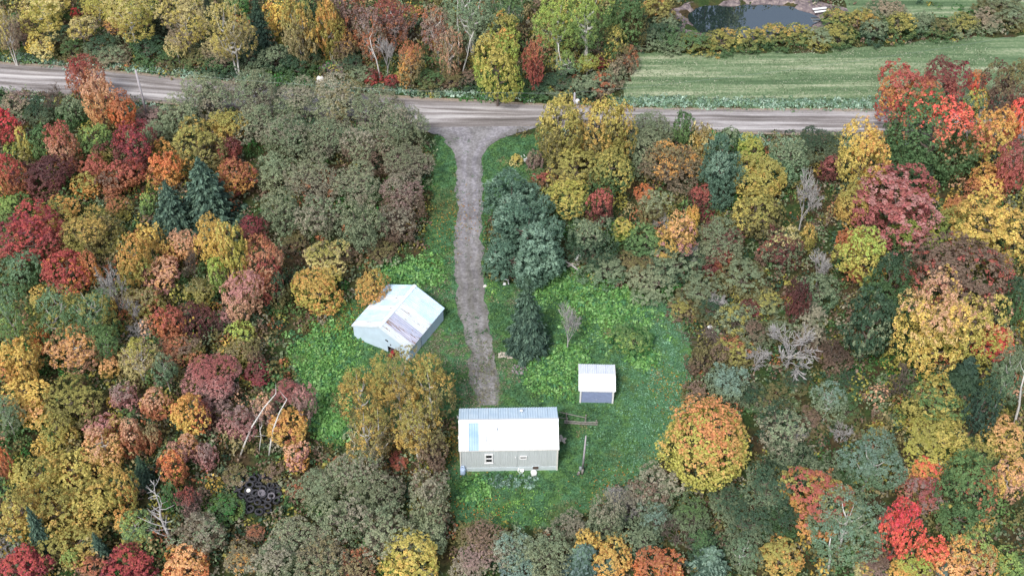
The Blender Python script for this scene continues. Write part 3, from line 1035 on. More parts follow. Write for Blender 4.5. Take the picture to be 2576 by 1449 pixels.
TM = [tyre_mesh(.36), tyre_mesh(.42)]
spots = []
tr = random.Random(5)
tries = 0
while len(spots) < 58 and tries < 6000:
    tries += 1
    u, v = tr.uniform(594, 702), tr.uniform(1200, 1294)
    e_ = ((u - 648) / 54) ** 2 + ((v - 1247) / 47) ** 2
    if e_ > 1:
        continue
    p = gp(u, v)
    lvl = 0
    near = [q for q in spots if math.hypot(q[0] - p[0], q[1] - p[1]) < .62]
    if len(near) > 1:
        continue
    lvl = len(near)
    if near and near[0][2] > 0:
        continue
    spots.append((p[0], p[1], lvl, e_))
for k, (x_, y_, lv, e_) in enumerate(spots):
    o = bpy.data.objects.new("tyre", TM[k % 2])
    COL.objects.link(o)
    o.location = (x_, y_, .14 + .24 * lv + .35 * (1 - e_))
    o.rotation_euler = (tr.gauss(0, .22), tr.gauss(0, .22), tr.uniform(0, 6))
    tag(o, "worn black tyre dumped in the heap among the brush", "tyre", "tyres in the heap")
for u, v, m_, lb, z_ in ((608, 1222, M['white'], "small white wheel at the left edge of the tyre heap", .5), (661, 1252, M['rubber_grey'], "pale grey tyre with a solid disc in the middle of the heap", .75), (685, 1257, M['rubber_grey'], "pale grey open tyre at the right of the heap", .62), (627, 1244, M['trim'], "pale rimmed tyre just left of the heap centre", .65)):
    p = gp(u, v)
    o = bpy.data.objects.new("tyre", tyre_mesh(.36 if 'white' not in lb else .2))
    COL.objects.link(o)
    if 'rimmed' not in lb:
        o.data.materials[0] = m_
    o.location = (p[0], p[1], z_)
    o.rotation_euler = (.25, .1, 0)
    tag(o, lb, "tyre", "tyres in the heap")
    if 'open' not in lb:
        rr = .36 * .6 if 'white' not in lb else .2 * .6
        MB().lathe([(.02, .02), (rr, .05), (rr, -.02), (.02, -.04)], n=12).build("rim", m_, o)

# ------------------------------------------------------------------ foliage
def unit(a):
    return a / np.maximum(np.linalg.norm(a, axis=-1, keepdims=True), 1e-9)


def leaf_quads(c, nrm, size, aspect=1.5, droop=None):
    """folded rhombic leaf sprays: centres, normals, sizes -> V, F (two triangles each)"""
    n = len(c)
    t = droop if droop is not None else rng.normal(size=(n, 3))
    t = unit(t - (t * nrm).sum(1, keepdims=True) * nrm)
    b = np.cross(nrm, t)
    s = size[:, None]
    j = rng.uniform(.7, 1.3, (n, 1))
    V = np.stack([c - t * s * .5 * aspect, c + b * s * .5 * j + nrm * s * .14, c + t * s * .5 * aspect, c - b * s * .5 * j + nrm * s * .14], 1).reshape(-1, 3)
    i = np.arange(n) * 4
    F = np.stack([np.stack([i, i + 1, i + 2], 1), np.stack([i, i + 2, i + 3], 1)], 1).reshape(-1, 3)
    return V, F


def finish_crown(name, c, nrm, size, clump, clump2, rnd, aspect=1.5, droop=None, squash=True):
    if squash:
        lo, hi = np.percentile(c[:, 2], 1.0), np.percentile(c[:, 2], 99.4)
        c = c - np.array([np.median(c[:, 0]), np.median(c[:, 1]), (lo + hi) / 2])
        r = np.percentile(np.hypot(c[:, 0], c[:, 1]), 96)
        c = c / np.array([r, r, (hi - lo) / 2])
    V, F = leaf_quads(c, nrm, size, aspect, droop)
    hz = np.clip((c[:, 2] + 1) / 2, 0, 1)
    rep = lambda a: np.repeat(a, 2)
    return mesh_np(name, V, F, {"hz": ('FLOAT', rep(hz)), "clump": ('FLOAT', rep(clump)), "clump2": ('FLOAT', rep(clump2)), "rnd": ('FLOAT', rep(rnd))})


BROAD = {   # lobes, lobe distance, lobe radius, sub-clump radius, dome, looseness, coverage, aspect
    'maple': (12, .54, .46, .115, .7, .16, 1.45, 1.3),
    'round': (14, .46, .50, .095, .7, .16, 1.6, 1.3),
    'lobed': (13, .66, .36, .110, .7, .16, 1.2, 1.3),
    'aspen': (11, .60, .40, .105, .5, .32, 1.1, 1.2),
    'brush': (16, .64, .36, .095, .6, .36, 1.15, 1.5),
    'shrub': (9, .54, .44, .140, .6, .28, 1.25, 1.5),
    'soft': (16, .64, .34, .110, .2, .50, 1.2, 2.4),
    'feather': (14, .62, .38, .120, .2, .50, 1.2, 2.6),
}


def gen_broad(kind, nleaf, seed, rck=1.0):
    global rng
    rng = np.random.default_rng(seed * 101 + len(kind))
    K, dist, rad, rc, dome, loose, cover, asp = BROAD[kind]
    rc *= rck
    loose *= 1.5
    gold = (1 + 5 ** .5) / 2
    i = np.arange(K) + .5
    ph, th = np.arccos(1 - 2 * i / K), 2 * np.pi * i / gold + rng.uniform(0, 6)
    d = np.stack([np.cos(th) * np.sin(ph), np.sin(th) * np.sin(ph), np.cos(ph)], 1)
    d = unit(d + rng.normal(0, .25, d.shape))
    lc = d * dist * rng.uniform(.62, 1.24, (K, 1))
    lc[:, 2] = lc[:, 2] * .95
    lr = rad * rng.uniform(.6, 1.28, K)
    C, N, R_ = [], [], []
    for k in range(K):
        m = int((4.2 if kind == 'round' else 3.0) * lr[k] ** 2 / rc ** 2)
        q = unit(rng.normal(size=(m, 3)))
        p = lc[k] + q * np.array([1, 1, 1.22]) * lr[k] * rng.uniform(.80, 1.12, (m, 1))
        dd_ = np.linalg.norm(p[:, None] - lc[None], axis=2) / lr[None]
        dd_[:, k] = 9
        ok = dd_.min(1) > .74
        ok &= ~((q[:, 2] < -.6) & (rng.random(m) < .5))
        C.append(p[ok])
        N.append(unit(q[ok] * .75 + unit(p[ok]) * .5))
        R_.append(np.full(ok.sum(), k))
    C, N = np.concatenate(C), np.concatenate(N)
    nc = len(C)
    cl1 = rng.random(nc)
    cl2 = np.clip(rng.random(K)[np.concatenate(R_)] * .6 + rng.random(nc) * .4, 0, 1)
    cl2 = cl2.argsort().argsort() / nc
    w = rng.integers(0, nc, nleaf)
    n0 = N[w]
    t = rng.normal(size=(nleaf, 3))
    t = unit(t - (t * n0).sum(1, keepdims=True) * n0) * np.sqrt(rng.random((nleaf, 1))) * 1.5
    rr = rc * rng.uniform(.6, 1.35, nc)[w]
    off = t * rr[:, None] * .62
    r2 = (off ** 2).sum(1) / rr ** 2
    p = C[w] + off + n0 * (rr * (dome * (1 - r2) + rng.normal(0, loose, nleaf) * .8))[:, None]
    nn = unit(n0 * .8 + off / rr[:, None] * .9 + np.array([0, 0, .3]) + rng.normal(0, .30 + loose * .5, (nleaf, 3)))
    size = np.sqrt(12.5 * cover / nleaf) * rng.uniform(.7, 1.3, nleaf)
    return finish_crown(kind + "_leaves", p, nn, size, cl1[w], cl2[w], rng.random(nleaf), asp)


def gen_conifer(kind, seed):
    """tiers of drooping boughs; pine is looser and more upswept than spruce"""
    global rng
    rng = np.random.default_rng(seed * 77 + 5)
    pine = kind == 'pine'
    T = 15 if pine else 24
    c, nn, dr, cl, rnd, sz = [], [], [], [], [], []
    for i in range(T):
        t = (i + .5) / T
        z0 = -1 + 2 * t
        R = ((1 - t) ** (.62 if pine else .85) + .03) * (rng.uniform(.75, 1.1) if pine else rng.uniform(.82, 1.10))
        nb = int(5 + (9 if pine else 15) * R)
        for b in range(nb):
            a = 2 * math.pi * (b + rng.uniform(-.35, .35)) / nb + i * 1.3
            Rb = R * rng.uniform(.55, 1.18)
            out = np.array([math.cos(a), math.sin(a), 0])
            side = np.array([-math.sin(a), math.cos(a), 0])
            m = max(3, int(Rb * (14 if pine else 17)))
            tone = rng.random()
            zj = rng.normal(0, .025)
            for k in range(m):
                u = (k + 1) / m
                if u < .2:
                    continue
                x = out * Rb * u
                z = z0 + zj + ((.10 * u * u * Rb) if pine else (-.16 * Rb * u + .10 * Rb * u ** 3)) + rng.normal(0, .012)
                wd = Rb * .19 * (1.1 - u) + .02
                for s_ in (-1.2, -.45, .45, 1.2):
                    q = x + side * s_ * wd * rng.uniform(.6, 1.3) + np.array([0, 0, z - (.03 if abs(s_) > 1 else 0)])
                    c.append(q)
                    dr.append(out + side * s_ * .8 + np.array([0, 0, .25 if pine else -.25]) + rng.normal(0, .25 if pine else .12, 3))
                    nn.append(np.array([0, 0, 1.]) + out * .35 + rng.normal(0, .38 if pine else .22, 3))
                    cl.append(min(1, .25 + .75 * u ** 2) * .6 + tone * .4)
                    rnd.append(rng.random())
                    sz.append((.11 if pine else .066) * rng.uniform(.7, 1.25) * (.6 + .4 * min(1, Rb * 2)))
    n = len(c)
    return finish_crown(kind + "_needles", np.array(c), unit(np.array(nn)), np.array(sz), np.array(cl), rng.random(n), np.array(rnd), 2.1 if pine else 2.3, np.array(dr), False)


def tubes_np(name, segs, n=3):
    """segs rows: p0(3) p1(3) r0 r1"""
    segs = np.array(segs)
    p0, p1, r0, r1 = segs[:, :3], segs[:, 3:6], segs[:, 6], segs[:, 7]
    d = unit(p1 - p0)
    a = np.where(np.abs(d[:, 2:3]) > .9, np.array([[1., 0, 0]]), np.array([[0, 0, 1.]]))
    u = unit(np.cross(d, a))
    v = np.cross(d, u)
    m = len(segs)
    V = np.zeros((m, 2 * n, 3))
    for k in range(n):
        an = 2 * math.pi * k / n
        o = u * math.cos(an) + v * math.sin(an)
        V[:, k] = p0 + o * r0[:, None]
        V[:, n + k] = p1 + o * r1[:, None]
    F = []
    base = np.arange(m) * 2 * n
    for k in range(n):
        F.append(np.stack([base + k, base + (k + 1) % n, base + n + (k + 1) % n, base + n + k], 1))
    return mesh_np(name, V.reshape(-1, 3), np.concatenate(F), smooth=True)


def gen_twigs(seed, up=.5, spread=.62, depth=5):
    """a bare crown: limbs forking into fine twigs, filling a unit crown"""
    r2 = random.Random(seed)
    segs = []

    def grow(p, d, L, r, lv):
        nst = 3
        q = p
        for s_ in range(nst):
            d = (d + Vector((r2.gauss(0, .16), r2.gauss(0, .16), r2.gauss(0, .1) + .04 * up))).normalized()
            e = q + d * L / nst
            r1 = r * (1 - .22)
            segs.append((*q, *e, max(r, .010), max(r1, .009)))
            q, r = e, r1
            if lv < depth and s_ > 0:
                for _ in range(2 if lv < depth - 1 else 3):
                    dd = (d + Vector((r2.gauss(0, spread), r2.gauss(0, spread), r2.gauss(0, spread * .6) + .1 * up))).normalized()
                    grow(q, dd, L * r2.uniform(.55, .78), max(r * .6, .0035), lv + 1)
    for k in range(5):
        a = k * 1.3 + r2.uniform(-.4, .4)
        grow(Vector((0, 0, -1 + .12 * k)), Vector((math.cos(a) * .6, math.sin(a) * .6, up + .35)), .75, .036, 2)
    s_ = np.array(segs)
    P = np.concatenate([s_[:, :3], s_[:, 3:6]])
    r = np.percentile(np.hypot(P[:, 0], P[:, 1]), 95)
    zl, zh = P[:, 2].min(), np.percentile(P[:, 2], 99)
    k = np.array([1 / r, 1 / r, 2 / (zh - zl)])
    off = np.array([0, 0, -1 - zl * k[2]])
    s_[:, :3] = s_[:, :3] * k + off
    s_[:, 3:6] = s_[:, 3:6] * k + off
    return tubes_np("twigs", s_)


def gen_trunk(seed, limbs=9, stems=1):
    """main stem from 0 to 1 in height with limbs; limb spread 1 = crown radius"""
    r2 = random.Random(seed)
    segs = []
    for st in range(stems):
        a0 = st * 2.2 + seed
        base = Vector((0, 0, -.02)) + (Vector((math.cos(a0), math.sin(a0), 0)) * .05 if stems > 1 else Vector((0, 0, 0)))
        lean = Vector((math.cos(a0), math.sin(a0), 0)) * (.32 if stems > 1 else .05)
        pts = [base + lean * (k / 8) ** 1.3 + Vector((r2.gauss(0, .012), r2.gauss(0, .012), k / 8)) for k in range(9)]
        for k in range(8):
            ra, rb = .055 * (1 - k / 8.6), .055 * (1 - (k + 1) / 8.6)
            segs.append((*pts[k], *pts[k + 1], ra, rb))
        for j in range(limbs):
            t = .42 + .5 * j / limbs
            k = int(t * 8)
            p = pts[k] + (pts[k + 1] - pts[k]) * (t * 8 - k)
            a = j * 2.4 + seed
            o = Vector((math.cos(a), math.sin(a), 0)) * r2.uniform(.4, .72) * (1.15 - t * .5)
            q = p + o * .5 + Vector((0, 0, .06))
            e = p + o * .85 + Vector((0, 0, r2.uniform(.16, .32)))
            segs.append((*p, *q, .024, .016))
            segs.append((*q, *e, .016, .005))
    return tubes_np("trunk", segs, 5)


NL = {'L': 13500, 'M': 6000, 'S': 2200}
RCK = {'L': .56, 'M': .78, 'S': 1.1}
CACHE = {}


def crown_mesh(kind, sz, k):
    key = (kind, sz, k)
    if key not in CACHE:
        if kind in ('spruce', 'pine'):
            CACHE[key] = gen_conifer(kind, k + 1)
        elif kind == 'bare':
            CACHE[key] = gen_twigs(k + 3, .6, .6)
        else:
            CACHE[key] = gen_broad(kind, int(NL[sz] * (1.25 if kind in ('brush', 'aspen') else 1)), k + 1 + {'L': 0, 'M': 20, 'S': 40}[sz], RCK[sz])
    return CACHE[key]


TRUNKS = [gen_trunk(1), gen_trunk(2), gen_trunk(3, 8, 2), gen_trunk(4, 7, 3)]

PAL = {  # sunlit leaf colours
    'red': 'b04840', 'bred': 'dc3c42', 'salm': 'ec6448', 'crim': '8c3a42', 'maroon': '5c3a3a', 'burg': '74443f',
    'pink': 'b07a74', 'pinkr': 'a05a54', 'mauve': '947a72', 'rust': 'ae6c44', 'rustr': 'a8584a', 'orange': 'd07838',
    'peach': 'd8a462', 'peachp': 'c49672', 'peachr': 'c88648', 'gold': 'bc9c3e', 'goldo': 'cc963c', 'yel': 'd4b444', 'ylw': 'bcac44',
    'byel': 'ecc23a', 'olive': '98923c', 'olived': '767040', 'olivet': '94885a', 'lime': '9cb03c', 'limeg': '86a046',
    'pgold': 'c6b870', 'ygreen': 'aeaa3a', 'green': '628246', 'greenm': '507242', 'dgreen': '3c5840', 'ggreen': '7a8a66', 'gbrush': '848d68',
    'gtan': '938d76', 'tan': '94846a', 'brown': '7c6654', 'dbrown': '54453a', 'aspg': '6a8a64', 'aspb': '74907e',
    'spru': '3b5648', 'spruh': '5e7c66', 'pineb': '547660', 'pineh': '7a9a82', 'blue': '647c78', 'vgreen': '3c7a34', 'grey': '8c8886', 'dark': '35402e',
}
KLEAF = 1.28
BARK = {'aspen': 'white_bark', 'birch': 'white_bark'}
CLEAR = {'maple': .30, 'round': .28, 'lobed': .45, 'aspen': .75, 'brush': .30, 'shrub': -.25, 'feather': .1, 'spruce': .06, 'pine': .12, 'soft': .12, 'bare': .25}
NAME = {'maple': 'maple_tree', 'round': 'maple_tree', 'lobed': 'maple_tree', 'aspen': 'aspen_tree', 'brush': 'willow_tree', 'shrub': 'shrub', 'feather': 'shrub', 'spruce': 'spruce_tree', 'pine': 'pine_tree', 'soft': 'pine_tree', 'bare': 'bare_tree'}
counter = [0]


def pal3(s):
    """top/bottom/speckle:amount"""
    q = s.split('/')
    a = PAL[q[0]]
    b = PAL[q[1]] if len(q) > 1 and q[1] else a
    c, amt = a, 0.0
    if len(q) > 2:
        cc = q[2].split(':')
        c, amt = PAL[cc[0]], float(cc[1]) if len(cc) > 1 else .25
    def f(h):
        x = lin(h)
        y = .3 * x[0] + .55 * x[1] + .15 * x[2]
        return [min(.9, (v * .80 + y * .20) * KLEAF) for v in x]
    return f(a), f(b), f(c), amt


def crown_place(cx, cy, w, h, kind):
    """centre, radius and half height of a crown that shows as a w x h patch at cx, cy"""
    P = gp(cx, cy, 4.0)
    R = V = 2.0
    hv = 1.0 if kind != 'brush' else .82 + .5 * ((cx * 7.3 + cy * 3.1) % 1.0)
    for _ in range(4):
        s = pxm(P)
        dep = math.atan2(CAM_H - P[2], math.hypot(P[0], P[1]))
        R = w / 2 / s
        b = h / 2 / s
        q = b * b - (R * math.sin(dep)) ** 2
        V = math.sqrt(q) / math.cos(dep) if q > 0 else 0
        V = hv * min(max(V, (.62 if kind not in ('shrub', 'feather') else .5) * R), 2.6 * R)
        hc = V * (1 + CLEAR[kind]) + (.3 if kind not in ('shrub', 'feather') else 0)
        P = gp(cx, cy, hc)
    return P, R, V


def plant(kind, cx, cy, w, h, pal, label, group=None, bark=None):
    counter[0] += 1
    g_ = {'t': 1.16, 'k': 1.14, 'b': .95, 's': 1.0}.get(next((k for k, v in GROUPS.items() if v == group), ''), 1.10) if kind not in ('spruce', 'pine', 'bare') else 1.0
    w, h = w * g_, h * g_
    n = counter[0]
    rr = random.Random(n * 13 + 1)
    if kind in ('spruce', 'pine'):      # cx, cy, w, h is the box from tip to skirt: solve for a cone
        H = 8.0
        for _ in range(4):
            base = gp(cx, cy + h / 2 - w * .22, 0)
            s = pxm(base)
            dep = math.atan2(CAM_H, math.hypot(base[0], base[1]))
            R = w / 2 / s
            H = max((h - w * .30) / s / math.cos(dep), 2.2 * R)
        z0 = H * .04
        P, V = np.array([base[0], base[1], z0 + (H - z0) / 2]), (H - z0) / 2
        # the tip leans outward in the picture; shift so that the middle sits on cx
        m_ = gp(cx, cy, P[2])
        P[0] = m_[0]
    else:
        P, R, V = crown_place(cx, cy, w, h, kind)
    sz = 'L' if R > 2.7 else ('M' if R > 1.6 else 'S')
    nv = 4 if sz != 'S' else 3
    me = crown_mesh(kind, sz if kind not in ('spruce', 'pine', 'bare') else 'L', rr.randrange(nv if kind not in ('spruce', 'pine') else 3))
    cat = 'shrub' if NAME[kind] == 'shrub' else 'tree'
    e = empty(NAME[kind], (P[0], P[1], 0), rr.uniform(0, 6.28), label, cat, group)
    if kind == 'bare':
        o = obj("branches", me, M[bark or 'grey_bark'], e, loc=(0, 0, P[2]), scale=(R, R, V))
        if P[2] - V > .2:
            obj("trunk", TRUNKS[0] if False else tubes_cached(), M[bark or 'grey_bark'], e, scale=(R, R, P[2] - V * .7))
        return e
    jit = rr.uniform(.9, 1.1) if kind != 'brush' else rr.uniform(.78, 1.18)
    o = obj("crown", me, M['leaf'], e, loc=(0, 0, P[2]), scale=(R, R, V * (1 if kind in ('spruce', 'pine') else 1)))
    a, b, c, amt = pal3(pal)
    o["ca"], o["cb"], o["cc"], o["cs"] = [x * jit for x in a], [x * jit for x in b], c, amt
    top = P[2] + V * (.9 if kind in ('spruce', 'pine') else .55)
    kt = {'aspen': rr.choice((0, 1, 2)), 'brush': rr.choice((2, 3)), 'shrub': 3, 'feather': 3}.get(kind, rr.choice((0, 1)))
    obj("trunk", TRUNKS[kt] if kind not in ('spruce', 'pine') else tubes_cached(), M[bark or BARK.get(kind, 'bark')], e, scale=(R * (1.0 if kind not in ('spruce', 'pine') else .7), R * (1.0 if kind not in ('spruce', 'pine') else .7), max(top, .4)))
    return e


_tc = []


def tubes_cached():
    if not _tc:
        r2 = random.Random(8)
        pts = [(r2.gauss(0, .01), r2.gauss(0, .01), k / 6 - (.02 if k == 0 else 0)) for k in range(7)]
        _tc.append(tubes_np("trunk", [(*pts[k], *pts[k + 1], .07 * (1 - k / 7.5), .07 * (1 - (k + 1) / 7.5)) for k in range(6)], 6))
    return _tc[0]


